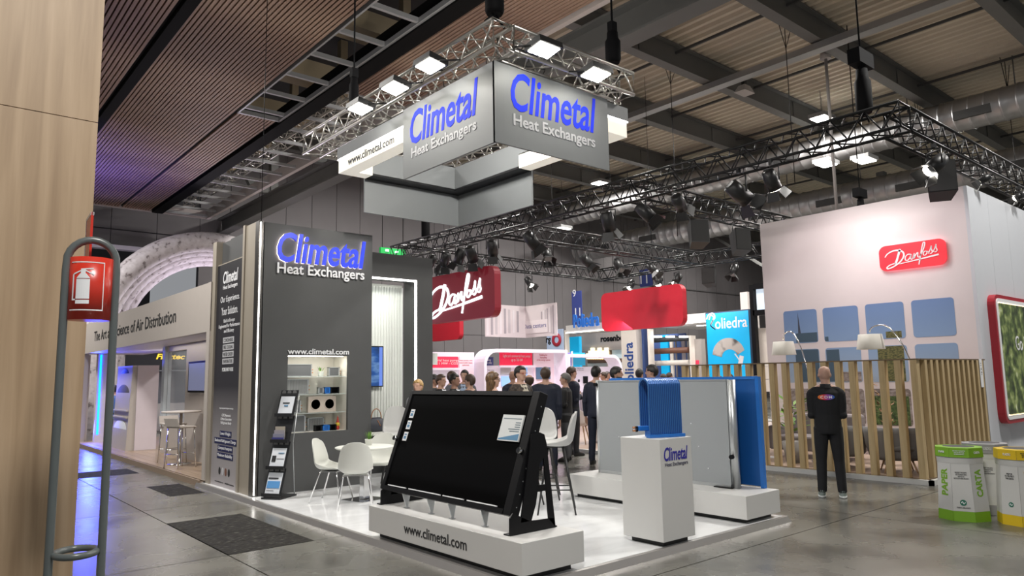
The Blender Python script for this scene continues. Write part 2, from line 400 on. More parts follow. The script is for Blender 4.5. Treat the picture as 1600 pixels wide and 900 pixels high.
arch=[ax*-hw+Z_*.03]+[ax*-hw+Z_*zz for zz in (.6,1.2,1.8,2.36)]
for k in range(1,12):
    a=PI-PI*k/12; arch.append(ax*(hw*math.cos(a))+Z_*(2.41+.14*math.sin(a)))
arch+=[ax*hw+Z_*zz for zz in (2.36,1.8,1.2,.6,.03)]
obj('frame',MB().tube(arch,.023,12),gp,st)
obj('base',MB().lathe([(0,0),(.24,0),(.24,.02),(.2,.035),(0,.04)],(0,0,0),24),gp,st)
obj('holder_ring',MB().tube([ax*(.108*math.cos(t))+dep*(.125*math.sin(t)+.02)+Z_*.715 for t in [2*PI*k/24 for k in range(24)]],.02,10,closed=True),gp,st)
redp=M('signal_red',(.56,.035,.02),.28,var=.04); whp=M('sign_white',(.85,.86,.88),.4,var=.02)
drum=MB(); R=.135
prof=[]
for z in (2.06,2.435):
    ring=[]
    for k in range(28): 
        t=2*PI*k/28; ring.append(ax*(.115*math.cos(t))+dep*(.1*math.sin(t))+Z_*z)
    prof.append(ring)
drum.loft(prof); dr=obj('sign_drum',drum,redp,st)
# pictogram follows the curve of the drum
def on_drum(a,b): # a across in m, b up from the drum centre
    t=-PI/2+a/.108; return ax*(.1165*math.cos(t))+dep*(.1015*math.sin(t))+Z_*(2.2475+b)
def curved(poly_list,name,mat):
    b=MB()
    for (a0,a1,b0,b1,k0,k1) in poly_list:   # strip from a0..a1, bottom/top interpolated
        n=6; o=len(b.v)
        for i in range(n+1):
            a=a0+(a1-a0)*i/n; f=i/n
            b.v.append(tuple(on_drum(a,b0+(k0-b0)*f))); b.v.append(tuple(on_drum(a,b1+(k1-b1)*f)))
        for i in range(n): b.face((o+2*i,o+2*i+2,o+2*i+3,o+2*i+1))
    return obj(name,b,mat,dr)
curved([(-.115,.065,.150,.156,.150,.156),(-.115,.065,-.135,-.128,-.135,-.128),(.062,.067,-.135,.156,-.135,.156)],'border_line',whp)
curved([(-.075,-.005,-.095,-.072,-.095,-.072),(-.075,-.005,-.066,.052,-.066,.052),(-.075,-.055,.056,.058,.056,.085),(-.055,-.025,.056,.085,.056,.085),(-.025,-.005,.056,.085,.056,.058),(-.052,-.028,.085,.112,.085,.112),(-.052,.01,.106,.113,.112,.119),(-.03,.014,.1,.107,.073,.083),(-.095,-.05,.075,.085,.098,.105),(-.1,-.09,-.068,.08,-.068,.08),(-.1,-.078,-.075,-.066,-.075,-.066)],'extinguisher_pictogram',whp)
fl=obj('flag_sign',MB().box(-.007,.007,0,.25,2.44,2.74),redp,st); fl.location=dep*.07-ax*.012; fl.rotation_euler=(0,0,math.radians(-4))
obj('border_line',MB().box(-.009,.009,.225,.25,2.44,2.74).box(-.009,.009,0,.25,2.72,2.74).box(.007,.0085,.03,.04,2.46,2.7),whp,fl)
obj('arrow_print',MB().lathe([(.03,0),(.05,0),(.05,.001),(.03,.001)],(.007,.12,2.62),20,'x',caps=False).box(.007,.0085,.09,.15,2.46,2.52),whp,fl)
# ================================================================ CENTRAL STAND: platform, tower, portal
white_tile=ramp_mat('white_marble_laminate',[(.35,(.78,.79,.8)),(.55,(.86,.87,.88)),(.8,(.9,.91,.92))],rough=.09,scale=.8,stretch=(1,3,1),dist=1.5)
aluedge=M('platform_edge',(.42,.4,.385),.35,.6); 
pt=struct('floor_platform',MB().box(3.84,7.82,4.46,12.6,.002,.045),M('platform_core',(.3,.3,.3),.6),'raised white marble effect platform')
for i in range(4):
    for j in range(7):
        x0=3.87+.985*i; y0=4.5+1.155*j; obj('tile',MB().box(x0,x0+.984,y0,y0+1.154,.045,.06),white_tile,pt)
obj('edge_profile',MB().hexa([(3.80,4.42,0),(3.87,4.49,0),(3.87,12.6,0),(3.80,12.6,0),(3.83,4.45,.06),(3.87,4.49,.061),(3.87,12.6,.061),(3.83,12.6,.06)]),aluedge,pt)
obj('edge_profile',MB().hexa([(3.80,4.42,0),(7.86,4.42,0),(7.86,4.49,0),(3.87,4.49,0),(3.83,4.45,.06),(7.83,4.45,.06),(7.83,4.49,.061),(3.87,4.49,.061)]),aluedge,pt)
obj('edge_profile',MB().box(7.82,7.86,4.46,12.6,0,.06),aluedge,pt)
grey=M('stand_dark_grey',(.07,.071,.072),.55,var=.08,scale=3)
blue=M('logo_blue',(.03,.055,.75),.35,emit=.25,ecol=(.05,.09,1)); letw=M('letter_white',(.82,.82,.84),.4); letg=M('letter_grey',(.55,.55,.57),.4)
led=M('led_strip',(1,.98,.94),.4,emit=6,ecol=(1,.97,.92)); chrome=M('chrome',(.72,.72,.72),.12,1)
cream=M('cream_laminate',(.33,.29,.235),.5)
YT=10.383
tw=thing('display_tower','tall dark grey display tower with glowing blue logo and lit shelf niche','display tower',(4.0,YT,.06))
# body with niche opening (local coords: x right along face, y depth, z up)
W=1.8;Hh=3.98;nx0,nx1,nz0,nz1=.4,1.39,.85,2.0
b=MB(); b.box(0,nx0,0,.05,0,Hh).box(nx1,W,0,.05,0,Hh).box(nx0,nx1,0,.05,0,nz0).box(nx0,nx1,0,.05,nz1,Hh); obj('front_panel',b,grey,tw)
obj('side_panel',MB().box(W-.05,W,.05,1.6,0,Hh),grey,tw); obj('side_panel',MB().box(0,.05,.05,.62,0,Hh),grey,tw)
obj('back_panel',MB().box(.05,W-.05,1.55,1.6,0,Hh),grey,tw); obj('top_panel',MB().box(.05,W-.05,.05,1.55,Hh-.05,Hh),grey,tw)
nlit=M('niche_white',(.78,.75,.68),.5)
nb=obj('niche',MB().box(nx0,nx1,.5,.53,nz0,nz1).box(nx0-.02,nx0,.05,.5,nz0,nz1).box(nx1,nx1+.02,.05,.5,nz0,nz1).box(nx0,nx1,.05,.5,nz0-.02,nz0).box(nx0,nx1,.05,.5,nz1,nz1+.02),nlit,tw)
glass=M('shelf_glass',(.82,.92,.9),.05,alpha=.35,spec=.8)
for zz in (1.13,1.41,1.68): obj('glass_shelf',MB().box(nx0+.005,nx1-.005,.07,.49,zz-.006,zz+.006),glass,nb)
obj('lamp_strip',MB().box(nx0+.05,nx1-.05,.08,.12,nz1-.012,nz1-.002),led,nb)
area_light('niche_light',(4.0+(nx0+nx1)/2,YT+.12,.06+nz1-.03),(4.9,YT+.35,.06+nz0),1.9,.85,(1,.95,.85),.06)
O=Vector((.17,-.035,3.36)); lt=text('Climetal',blue,tw,(.18,-.034,3.395),X_,Z_,1.47,.46,.03,bold=.018,shear=.2,name='logo_lettering',spacing=1.02)
text('Climetal',M('logo_backlight',(1,.92,.82),.5,emit=5,ecol=(1,.86,.74)),tw,(.18,-.022,3.395),X_,Z_,1.47,.46,.006,bold=.008,shear=.2,name='halo_light',spacing=1.02)
text('Heat Exchangers',letw,tw,(.19,-.02,3.175),X_,Z_,1.45,.21,.02,bold=.014)
text('www.climetal.com',letw,tw,(.39,-.012,2.02),X_,Z_,1.0,.085,.01,bold=.015)
# chrome LED post at the tower corner
lp=thing('light_post','slim chrome corner post with a vertical light strip beside the display tower','light post',(3.955,YT+.02,.06))
obj('post',MB().box(-.04,.03,-.02,.12,0,3.99),M('post_steel',(.16,.15,.14),.3,.8),lp); obj('light_strip',MB().box(-.024,-.008,-.026,-.02,.02,3.97),led,lp)
# cream return and banner wall facing the aisle
bw=thing('banner_wall','cream banner wall printed with a tall dark advertising banner','banner wall',(3.93,11.0,0))
obj('return_panel',MB().box(.0,.06,-.5,0,.06,4.06),cream,bw)
obj('wall_panel',MB().box(.02,.1,0,1.42,0,3.62),cream,bw); obj('frame_post',MB().box(-.02,.1,-.05,.03,0,4.08),cream,bw); obj('frame_post',MB().box(-.02,.1,1.25,1.42,0,4.02),cream,bw)
obj('upper_panel',MB().box(.08,.12,.03,1.25,3.62,4.0),grey,bw)
# dark banner with gradient toward a pale foot (printed)
def vgrad(name,stops,z0,z1,rough=.5):
    if name in MATS: return MATS[name]
    m=bpy.data.materials.new(name); m.use_nodes=True; nt=m.node_tree; bs=nt.nodes['Principled BSDF']; bs.inputs['Roughness'].default_value=rough
    tc=nt.nodes.new('ShaderNodeTexCoord'); sp=nt.nodes.new('ShaderNodeSeparateXYZ'); mr=nt.nodes.new('ShaderNodeMapRange'); cr=nt.nodes.new('ShaderNodeValToRGB')
    nt.links.new(tc.outputs['Object'],sp.inputs[0]); nt.links.new(sp.outputs[2],mr.inputs[0]); mr.inputs[1].default_value=z0; mr.inputs[2].default_value=z1
    e=cr.color_ramp.elements
    while len(e)<len(stops): e.new(.5)
    for i,(p,c) in enumerate(stops): e[i].position=p; e[i].color=tuple(c)+(1,)
    nt.links.new(mr.outputs[0],cr.inputs[0]); nt.links.new(cr.outputs[0],bs.inputs['Base Color']); MATS[name]=m; return m
bm=vgrad('banner_print',[(0,(.4,.37,.38)),(.2,(.3,.28,.29)),(.45,(.03,.028,.035)),(1,(.016,.015,.018))],0,3.6)
bn=obj('printed_banner',MB().box(.012,.02,.03,1.25,.03,3.6),bm,bw)
def bt(s,yc,zc,w,h,mat=letw,depth=.003,**k): text(s,mat,bn,(.012,yc,zc),-Y_,Z_,w,h,depth,align='C',**k)
yc=.62
bt('Climetal',yc,3.37,.68,.2,bold=.02,shear=.2); bt('Heat Exchangers',yc,3.2,.66,.085,bold=.015)
bt('Our Experience.',yc,3.0,.86,.13); bt('Your Solution.',yc,2.82,.74,.13)
bt('Built in Europe\nEngineered for Performance\nand Efficiency',yc,2.57,.95,.24)
navy=M('print_navy',(.012,.016,.08),.5); dk=M('print_black',(.02,.02,.022),.5)
for k,s in enumerate(('CONDENSERS','FREE COOLING','WATER COOLER','EVAPORATORS')):
    zz=2.345-.112*k; obj('tag_plate',MB().box(.008,.012,yc-.25,yc+.25,zz-.045,zz+.045),letg,bn); text(s,dk,bn,(.008,yc,zz),-Y_,Z_,.42,.055,.002,align='C')
bt('MORE INFO HERE',yc,1.88,.5,.06,bold=.02)
bt('Engineering natural refrigerant technology',yc,1.27,.62,.03); bt('CO2, Ammonia\n& New Generation\nRefrigerants Ready',yc,1.1,.48,.17)
for k,(s,wd) in enumerate((('Lower Weight',.46),('Reduced Refrigerant Charge',.94),('Compact Footprint',.62),('Maximum Reliability',.66))):
    zz=.875-.112*k
    obj('tag_plate',MB().box(.008,.012,yc-wd/2-.03,yc+wd/2+.03,zz-.047,zz+.047),navy,bn); text(s,letw,bn,(.008,yc,zz),-Y_,Z_,wd,.062,.002,align='C',bold=.01)
for k in range(4): obj('round_badge',MB().prism([(.045*math.cos(2*PI*i/14),.06*math.sin(2*PI*i/14)) for i in range(14)],((.012,yc+.22-.14*k,.3),-Y_,Z_),.003),(dk,letg,M('badge_brown',(.2,.09,.06),.5),dk)[k],bn)
bt('www.climetal.com     info@climetal.com',yc,.13,.85,.03,dk)
# portal with light line and ribbed white backdrop
po=thing('portal_wall','dark grey portal wall outlined with a glowing light line behind the tower','portal',(5.8,11.3,.06))
PX=7.6-5.8; lx=7.235-5.8; pH=3.95-.06; lh=3.49-.06
obj('lintel',MB().box(0,PX,0,.45,lh+.02,pH),grey,po); obj('jamb',MB().box(lx+.015,PX,0,.45,0,lh+.02),grey,po)
obj('light_line',MB().box(.0,lx+.015,-.006,.03,lh-.015,lh+.015).box(lx-.015,lx+.015,-.006,.03,0,lh-.015),led,po)
rib=thing('ribbed_backdrop','white ribbed backdrop wall inside the grey portal','backdrop',(5.8,11.76,.06))
wrib=M('rib_white',(.74,.76,.72),.5); rm=MB().lathe([(.03,0),(.03,3.35)],(0,0,0),8).mesh('rib')
for k in range(24):
    o=obj('rib',rm,wrib,rib); o.location=(.03+.06*k,.02,0)
obj('backing_board',MB().box(0,1.45,.05,.08,0,3.4),wrib,rib)
area_light('backdrop_wash',(6.5,11.45,3.4),(6.5,11.75,1.2),3,1.1,(.95,1,.95),.08)
tv=thing('wall_television','flat television showing a blue image on the ribbed backdrop','television',(6.36,11.66,1.55))
obj('case',MB().box(-.62,.4,0,.05,0,.74),M('tv_black',(.012,.012,.014),.3),tv)
scr=ramp_mat('tv_picture',[(.3,(.008,.02,.07)),(.48,(.015,.07,.26)),(.6,(.1,.2,.4)),(.75,(.01,.04,.16))],rough=.3,scale=2.2,stretch=(1,1,3),detail=3)
nt=scr.node_tree; nt.links.new([n for n in nt.nodes if n.type=='VALTORGB'][0].outputs[0],nt.nodes['Principled BSDF'].inputs['Emission Color']); nt.nodes['Principled BSDF'].inputs['Emission Strength'].default_value=.35
obj('screen',MB().box(-.6,.31,-.004,0,.02,.72),scr,tv); obj('screen_margin',MB().box(.31,.38,-.004,0,.02,.72),M('tv_margin',(.12,.2,.6),.3,emit=.3,ecol=(.15,.28,.8)),tv)
# ================================================================ CENTRAL STAND: products and furniture
wht=M('plinth_white',(.62,.615,.6),.42,var=.03,scale=2); kick=M('kick_black',(.01,.01,.01),.5)
coil_g=ramp_mat('coil_grey_fins',[(.35,(.34,.36,.375)),(.65,(.56,.58,.6))],rough=.5,metal=.2,kind='wave',scale=11,stretch=(.02,.02,1),bump=.4)
coil_k=ramp_mat('coil_black_fins',[(.4,(.0015,.0015,.0016)),(.7,(.004,.004,.0045))],rough=.6,kind='wave',scale=60,stretch=(.02,.02,1),bump=.2,spec=.02)
coil_v=ramp_mat('coil_grey_vertical',[(.35,(.16,.165,.165)),(.65,(.36,.37,.37))],rough=.45,metal=.4,kind='wave',scale=18,stretch=(1,.02,.02),bump=.4)
coil_b=ramp_mat('coil_blue_fins',[(.35,(.012,.1,.36)),(.65,(.03,.2,.62))],rough=.35,metal=.25,kind='wave',scale=16,stretch=(.02,.02,1),bump=.4)
alu=M('aluminium',(.55,.57,.58),.35,.8); blk=M('black_paint',(.005,.005,.006),.4,spec=.25); bluep=M('coil_blue_paint',(.02,.16,.55),.3)
copper=M('copper',(.6,.3,.16),.3,.9)
# ---- long plinth with the black heat exchanger
pln=thing('display_plinth','long low white plinth lettered with a web address under the black heat exchanger','plinth',(0,0,0))
obj('body',MB().box(3.845,4.545,4.47,6.915,.12,.375),wht,pln,.004); obj('recessed_base',MB().box(3.93,4.46,4.55,6.83,.06,.12),kick,pln)
text('www.climetal.com',M('print_black'),pln,(3.845,6.22,.2),-Y_,Z_,1.02,.095,.003,bold=.008)
hx=thing('heat_exchanger','large black tilted heat exchanger panel on folded steel brackets','heat exchanger',(3.955,4.744,.538))
tv_=Vector((.376,0,1.017)).normalized(); nv=Vector((-1.017,0,.376)).normalized()
def HP(a,b,c): return Y_*a+tv_*b+nv*c
def hbox(m,a0,a1,b0,b1,c0,c1): return m.hexa([HP(a0,b0,c0),HP(a1,b0,c0),HP(a1,b0,c1),HP(a0,b0,c1),HP(a0,b1,c0),HP(a1,b1,c0),HP(a1,b1,c1),HP(a0,b1,c1)])
Lh,Wh=1.084,2.13
core=obj('fin_core',hbox(MB(),.1,Wh-.06,.035,Lh-.03,-.085,-.012),coil_k,hx)
obj('header',hbox(MB(),0,.1,0,Lh,-.1,0),blk,hx,.006); obj('header',hbox(MB(),Wh-.06,Wh,0,Lh,-.1,0),blk,hx,.006)
obj('top_rail',hbox(MB(),.1,Wh-.06,Lh-.04,Lh,-.1,0),blk,hx); obj('bottom_rail',hbox(MB(),.1,Wh-.06,0,.045,-.1,.004),blk,hx)
for a0,a1 in ((.2,.62),(.68,1.0),(1.05,1.6),(1.66,2.0)): obj('reflection_strip',hbox(MB(),a0,a1,.05,.06,-.012,.004),whp,hx)  # thin white pieces paint in the reflections along the panel's lower edge
for a,b in ((.05,.54),(Wh-.03,.54)):
    p=HP(a,b,0); q=HP(a,b,.045); obj('valve_cap',MB().tube([p,q],.026,14),chrome,hx)
for k in range(3):
    b0=.78-.125*k; s=obj('sticker',hbox(MB(),Wh-.2,Wh-.125,b0,b0+.095,-.011,-.006),whp,hx)
    obj('print',hbox(MB(),Wh-.185,Wh-.14,b0+.02,b0+.05,-.006,-.0045),M('print_blue',(.1,.25,.42),.5),s); obj('print',hbox(MB(),Wh-.185,Wh-.14,b0+.062,b0+.075,-.006,-.0045),M('print_blue'),s)
lab=obj('data_card',hbox(MB(),.13,.42,.62,.86,-.012,.002),M('card',(.72,.74,.74),.4),hx)
obj('print',MB().hexa([HP(.14,.63,.002),HP(.41,.63,.002),HP(.41,.63,.0035),HP(.14,.63,.0035),HP(.14,.69,.002),HP(.41,.64,.002),HP(.41,.64,.0035),HP(.14,.69,.0035)]),M('print_blue'),lab)
for k,(a0,a1,b0) in enumerate(((.15,.4,.82),(.15,.22,.785),(.15,.22,.765),(.15,.22,.745),(.15,.3,.725),(.15,.28,.705))): obj('print',hbox(MB(),a0,a1,b0,b0+.009,.002,.0035),M('print_grey',(.2,.25,.28),.5),lab)
def bracket(y):
    b=MB(); 
    ox,oz=-3.955,-.538
    pts=lambda L:[(x+ox,z+oz) for x,z in L]
    b.prism(pts([(3.94,.378),(4.46,.378),(4.435,.46),(4.16,.47),(3.975,.56),(3.942,.52)]),((0,y,0),X_,Z_),.014)
    b.prism(pts([(4.46,.378),(4.375,1.1),(4.35,1.18),(4.30,1.2),(4.335,.98),(4.38,.46)]),((0,y,0),X_,Z_),.014)
    b.prism(pts([(4.06,.47),(4.18,.47),(4.235,.60),(4.27,.76),(4.285,.93),(4.335,.98),(4.3,1.2),(4.2,1.19)]),((0,y,0),X_,Z_),.014)
    b.prism(pts([(4.255,.70),(4.365,.70),(4.355,.755),(4.265,.755)]),((0,y,0),X_,Z_),.014)
    b.box(3.94+ox,4.49+ox,y,y+.07,.376+oz,.386+oz)
    return b
obj('bracket',bracket(-.004),blk,hx); obj('bracket',bracket(2.10),blk,hx)
for a in (.45,.95,1.3,1.75):
    obj('strut',MB().prism([(.03,.0),(.14,.03),(.1,-.155),(.08,-.155)],((0,a,0),X_,Z_),.012).box(.07,.11,a-.03,a+.03,-.16,-.155),alu,hx)
riv=MB()
for k in range(9): riv.lathe([(.006,0),(.004,.003)],HP(-.002,.08+.11*k,-.05),6,'y')
obj('rivets',MB().add(riv.v,riv.f),alu,hx)['kind']='stuff'
# ---- back plinth, grey and blue exchangers
pb=thing('display_plinth','long low white plinth carrying the upright grey and blue panels','plinth')
obj('body',MB().box(7.085,7.77,4.5,7.22,.11,.36),wht,pb,.004); obj('recessed_base',MB().box(7.16,7.7,4.58,7.14,.06,.11),kick,pb)
hg=thing('heat_exchanger','large upright grey finned heat exchanger panel with aluminium headers','heat exchanger',(7.5,4.83,.362))
obj('fin_core',MB().box(-.03,.03,.1,2.16,.03,1.235),coil_g,hg)
obj('header',MB().lathe([(.05,0),(.05,1.25)],(0,.05,0),16),alu,hg); obj('header',MB().lathe([(.032,0),(.032,1.26)],(0,2.185,0),14),alu,hg)
obj('top_rail',MB().box(-.035,.035,.1,2.16,1.235,1.255),alu,hg); obj('bottom_rail',MB().box(-.04,.04,.1,2.16,.0,.035),alu,hg)
obj('port',MB().tube([(-.045,.05,.36),(-.09,.05,.36)],.025,12),blk,hg); obj('port',MB().tube([(-.03,2.185,1.2),(-.07,2.185,1.2)],.025,12),blk,hg)
obj('foot',MB().box(-.09,.06,.06,.3,-.0015,.012),blk,hg)
for (y,z) in ((.4,.2),(.62,.72),(.52,.45),(1.8,.5)): obj('rivet',MB().lathe([(.008,-.034),(.006,-.04)],(0,y,z),8,'x'),whp,hg)
hb=thing('heat_exchanger','large upright bright blue heat exchanger panel behind the grey one','heat exchanger',(7.72,4.64,.362))
obj('fin_core',MB().box(-.02,.02,.04,2.3,.02,1.25),coil_b,hb); obj('edge_frame',MB().box(-.028,.028,0,.045,0,1.28),bluep,hb); obj('edge_frame',MB().box(-.028,.028,2.3,2.34,0,1.28),bluep,hb); obj('top_rail',MB().box(-.03,.03,.04,2.3,1.25,1.285),bluep,hb)
# ---- pedestal with the folded blue coil
pd=thing('pedestal','square white pedestal with blue logo under the folded blue coil','pedestal')
obj('body',MB().box(5.6,6.094,4.457,4.955,.11,1.066),wht,pd,.004); obj('recessed_base',MB().box(5.66,6.04,4.51,4.9,.06,.11),kick,pd)
lb=M('logo_navy',(.02,.015,.3),.4); text('Climetal',lb,pd,(5.655,4.457,.855),X_,Z_,.37,.13,.003,bold=.014,shear=.2); text('Heat Exchangers',M('print_grey_dark',(.1,.1,.14),.5),pd,(5.665,4.457,.795),X_,Z_,.36,.045,.003,bold=.01)
fc=thing('folded_coil','blue coil sheet folded over into an upside down u on the pedestal','heat exchanger',(5.87,4.62,1.066),math.radians(-17))
w2=.19
def sheet(y0,yb,R,n=12):
    pr=[]
    for z in (.03,.15,.3,.45): pr.append((y0,z))
    for k in range(n+1):
        a=PI-PI*k/n; pr.append((y0+R+R*math.cos(a),.505+.075*math.sin(a)))
    for z in (.45,.3,.2,yb): pr.append((y0+2*R,z))
    return pr
outer=sheet(-.05,.1,.09); inner=sheet(-.032,.1,.072)
b=MB(); k=len(outer)
for sx in (-w2,w2):
    for (y,z) in outer: b.v.append((sx,y,z+(0.004)))
for sx in (-w2,w2):
    for (y,z) in inner: b.v.append((sx,y,z-(.012 if .505<z else 0)))
for i in range(k-1):
    b.face((i,i+1,k+i+1,k+i)); b.face((2*k+i+1,2*k+i,3*k+i,3*k+i+1)); b.face((i+1,i,2*k+i,2*k+i+1)); b.face((k+i,k+i+1,3*k+i+1,3*k+i))
b.face((0,k,3*k,2*k)); b.face((k-1,2*k+k-1,3*k+k-1,k+k-1))
coil_s=ramp_mat('coil_blue_sheet',[(.4,(.015,.085,.34)),(.62,(.05,.19,.52))],rough=.32,metal=.35,kind='wave',scale=14,stretch=(1,.02,.02),bump=.5)
obj('coil_sheet',b,coil_s,fc); obj('end_bar',MB().box(-w2-.02,w2+.02,-.075,-.005,.0,.032),bluep,fc,.004); obj('end_bar',MB().box(-w2-.03,w2+.01,.1,.165,.06,.11),bluep,fc,.01); obj('stand_block',MB().box(-.12,.12,-.03,.15,0,.06),bluep,fc)
for dz in (.07,.1):
    obj('pipe_stub',MB().tube([(-w2-.03,.13,dz-.005),(-w2-.085,.13,dz-.005)],.01,10),copper,fc); obj('pipe_cap',MB().tube([(-w2-.03,.13,dz-.005),(-w2-.055,.13,dz-.005)],.014,10),blk,fc)
# ---- moulded shell chairs, stools, table
shellm=M('shell_white',(.66,.665,.62),.4,var=.02); shellg=M('shell_grey',(.5,.5,.49),.45,var=.02); legk=M('leg_dark',(.03,.03,.03),.4,.3)
def shell(name,prof,mat,parent,th=.012):
    """prof: (y,z,halfwidth,edge lift) from seat front to top of back; chair faces +y"""
    b=MB(); n=9; rows=[]
    for (y,z,w,lift,fwd) in prof:
        row=[]
        for j in range(n):
            s=-1+2*j/(n-1); row.append((w*math.copysign(abs(s)**.85,s),y+fwd*s*s,z+lift*s**4+.25*lift*s*s))
        rows.append(row)
    for r in rows: b.v+=r
    for i in range(len(rows)-1):
        for j in range(n-1): b.face((i*n+j,i*n+j+1,(i+1)*n+j+1,(i+1)*n+j),True)
    o=obj(name,b,mat,parent); 
    sm=o.modifiers.new('sub','SUBSURF'); sm.levels=2; sm.render_levels=2
    so=o.modifiers.new('solid','SOLIDIFY'); so.thickness=th; so.offset=0
    return o
PROF=[(.235,.405,.15,.0,-.02),(.225,.435,.195,.005,-.02),(.12,.44,.215,.02,0),(-.02,.425,.22,.04,0),(-.14,.425,.215,.07,.02),(-.205,.47,.215,.05,.05),(-.225,.56,.215,.01,.07),(-.245,.68,.2,0,.06),(-.262,.78,.17,0,.045),(-.268,.825,.12,-.015,.03),(-.268,.835,.07,-.008,.01)]
def chair(label,loc,rz,group=None,mat=None):
    t=thing('shell_chair',label,'chair',loc,rz,group); shell('seat_shell',PROF,mat or shellm,t)
    for sx in (-1,1):
        for (y0,y1) in ((.12,.215),(-.1,-.235)): obj('leg',MB().tube([(sx*.02,y0,.41),(sx*.15,y0,.405),(sx*.165,y0*1.1,.385),(sx*.215,y1,.0)],.0105,8),chrome,t)
    obj('under_frame',MB().box(-.15,.15,-.11,.13,.397,.412),chrome,t); return t
c1=chair('white shell chair turned side-on between brochure rack and round table',(4.58,9.25,.06),math.radians(220.5))
dup(c1,(4.6,8.62,.06),math.radians(-30),'white shell chair with its back to the aisle, pushed to the round table')
dup(c1,(5.42,9.42,.06),math.radians(135),'white shell chair behind the round table near the sideboard')
tb=thing('round_table','small round white table on a chrome column and square base','table',(4.95,9.03,.06))
obj('table_top',MB().lathe([(0,.69),(.385,.69),(.4,.7),(.4,.71),(.39,.715),(0,.715)],(0,0,0),40),shellm,tb); obj('column',MB().box(-.05,.05,-.05,.05,.012,.69),chrome,tb,.01); obj('base_plate',MB().box(-.22,.22,-.22,.22,0,.012),chrome,tb)
tb.rotation_euler=(0,0,math.radians(12))
leafm=ramp_mat('plant_leaf',[(.3,(.05,.16,.01)),(.7,(.22,.42,.04))],rough=.5,scale=12)
def pot_plant(label,loc,r,hh,ph,n=22):
    p=thing('potted_plant',label,'plant',loc); obj('pot',MB().lathe([(r*.75,0),(r*.95,ph*.9),(r,ph),(r*.85,ph),(r*.8,ph*.8),(0,ph*.8)],(0,0,0),18),shellm,p)
    for k in range(n):
        a=random.uniform(0,2*PI); t=random.uniform(.15,1.0); rr=r*.5*random.random(); L=hh*random.uniform(.7,1.05)
        p0=Vector((rr*math.cos(a),rr*math.sin(a),ph*.8)); d=Vector((math.cos(a)*t*.6,math.sin(a)*t*.6,1)).normalized(); s=Vector((-math.sin(a),math.cos(a),0))*r*.13
        q=p0+d*L*.6; e=p0+d*L+Vector((math.cos(a),math.sin(a),0))*L*.15*t
        obj('leaf',MB().add([p0-s*.6,p0+s*.6,q+s,q-s,e],[(0,1,2,3),(3,2,4)]),leafm,p)
    return p
pot_plant('small green grass plant in a white pot on the round table',(5.06,9.12,.775),.055,.13,.085)
stool_prof=[(y,z+.36,w*.98,l,f) for (y,z,w,l,f) in PROF]
def stool(label,loc,rz):
    t=thing('bar_stool',label,'stool',loc,rz); shell('seat_shell',stool_prof,shellg,t,.02)
    legs=[]
    for sx in (-1,1):
        for sy in (-1,1): obj('leg',MB().tube([(sx*.1,sy*.09,.785),(sx*.235,sy*.225,0)],[.018,.01],8),legk,t)
    f=.36; pts=[(sx*(.235-.135*f),sy*(.225-.135*f),.785*f) for sx,sy in ((1,1),(-1,1),(-1,-1),(1,-1))]
    b=MB(); 
    for i in range(4): b.tube([pts[i],pts[(i+1)%4]],.008,6)
    obj('foot_rest',b,legk,t); obj('seat_plate',MB().box(-.12,.12,-.11,.11,.77,.79),legk,t); return t
s1=stool('pale bar stool beside the bracket of the black panel, back turned to the pedestal',(6.18,6.52,.06),math.radians(46))
dup(s1,(6.75,7.4,.06),math.radians(135),'pale bar stool standing behind the other stools, seat toward the aisle')
dup(s1,(6.1,7.12,.06),math.radians(200),'pale bar stool half hidden behind the black panel')
dup(s1,(5.98,9.9,.06),math.radians(150),'pale bar stool by the sideboard next to the black panel edge')
# ---- sideboard with handbag
sb=thing('sideboard','white sideboard with dark recess below the television','sideboard',(6.05,11.0,.06))
obj('top_board',MB().box(0,1.0,0,.42,.68,.73),shellm,sb); obj('side_board',MB().box(0,.04,0,.42,0,.68),shellm,sb); obj('side_board',MB().box(.96,1.0,0,.42,0,.68),shellm,sb); obj('back_board',MB().box(.04,.96,.38,.42,0,.68),M('stand_dark_grey'),sb); obj('shelf_board',MB().box(.04,.96,.02,.38,.34,.37),shellm,sb)
hbag=thing('handbag','dark navy handbag with tan trim and a hoop handle on the sideboard','bag',(6.34,11.2,.79))
bagm=M('bag_navy',(.03,.033,.045),.6,var=.2); tan=M('bag_tan',(.3,.12,.04),.5)
ring=lambda z,w,d:[(w*math.cos(t)*(1.0),d*math.sin(t),z) for t in [2*PI*k/18 for k in range(18)]]
obj('body',MB().loft([ring(0,.19,.09),ring(.05,.215,.11),ring(.14,.2,.1),ring(.21,.16,.065),ring(.24,.1,.03)]),bagm,hbag)
obj('handle',MB().tube([(-.1,-.03,.2)]+[(.1*math.cos(PI-PI*k/10),-.03,.22+.17*math.sin(PI*k/10)) for k in range(11)]+[(.1,-.03,.2)],.008,8),tan,hbag)
obj('strap',MB().tube([(.0,-.075,.2),(.04,-.11,.1)],.008,6).tube([(.17,-.05,.2),(.2,-.05,.1)],.01,6),tan,hbag)
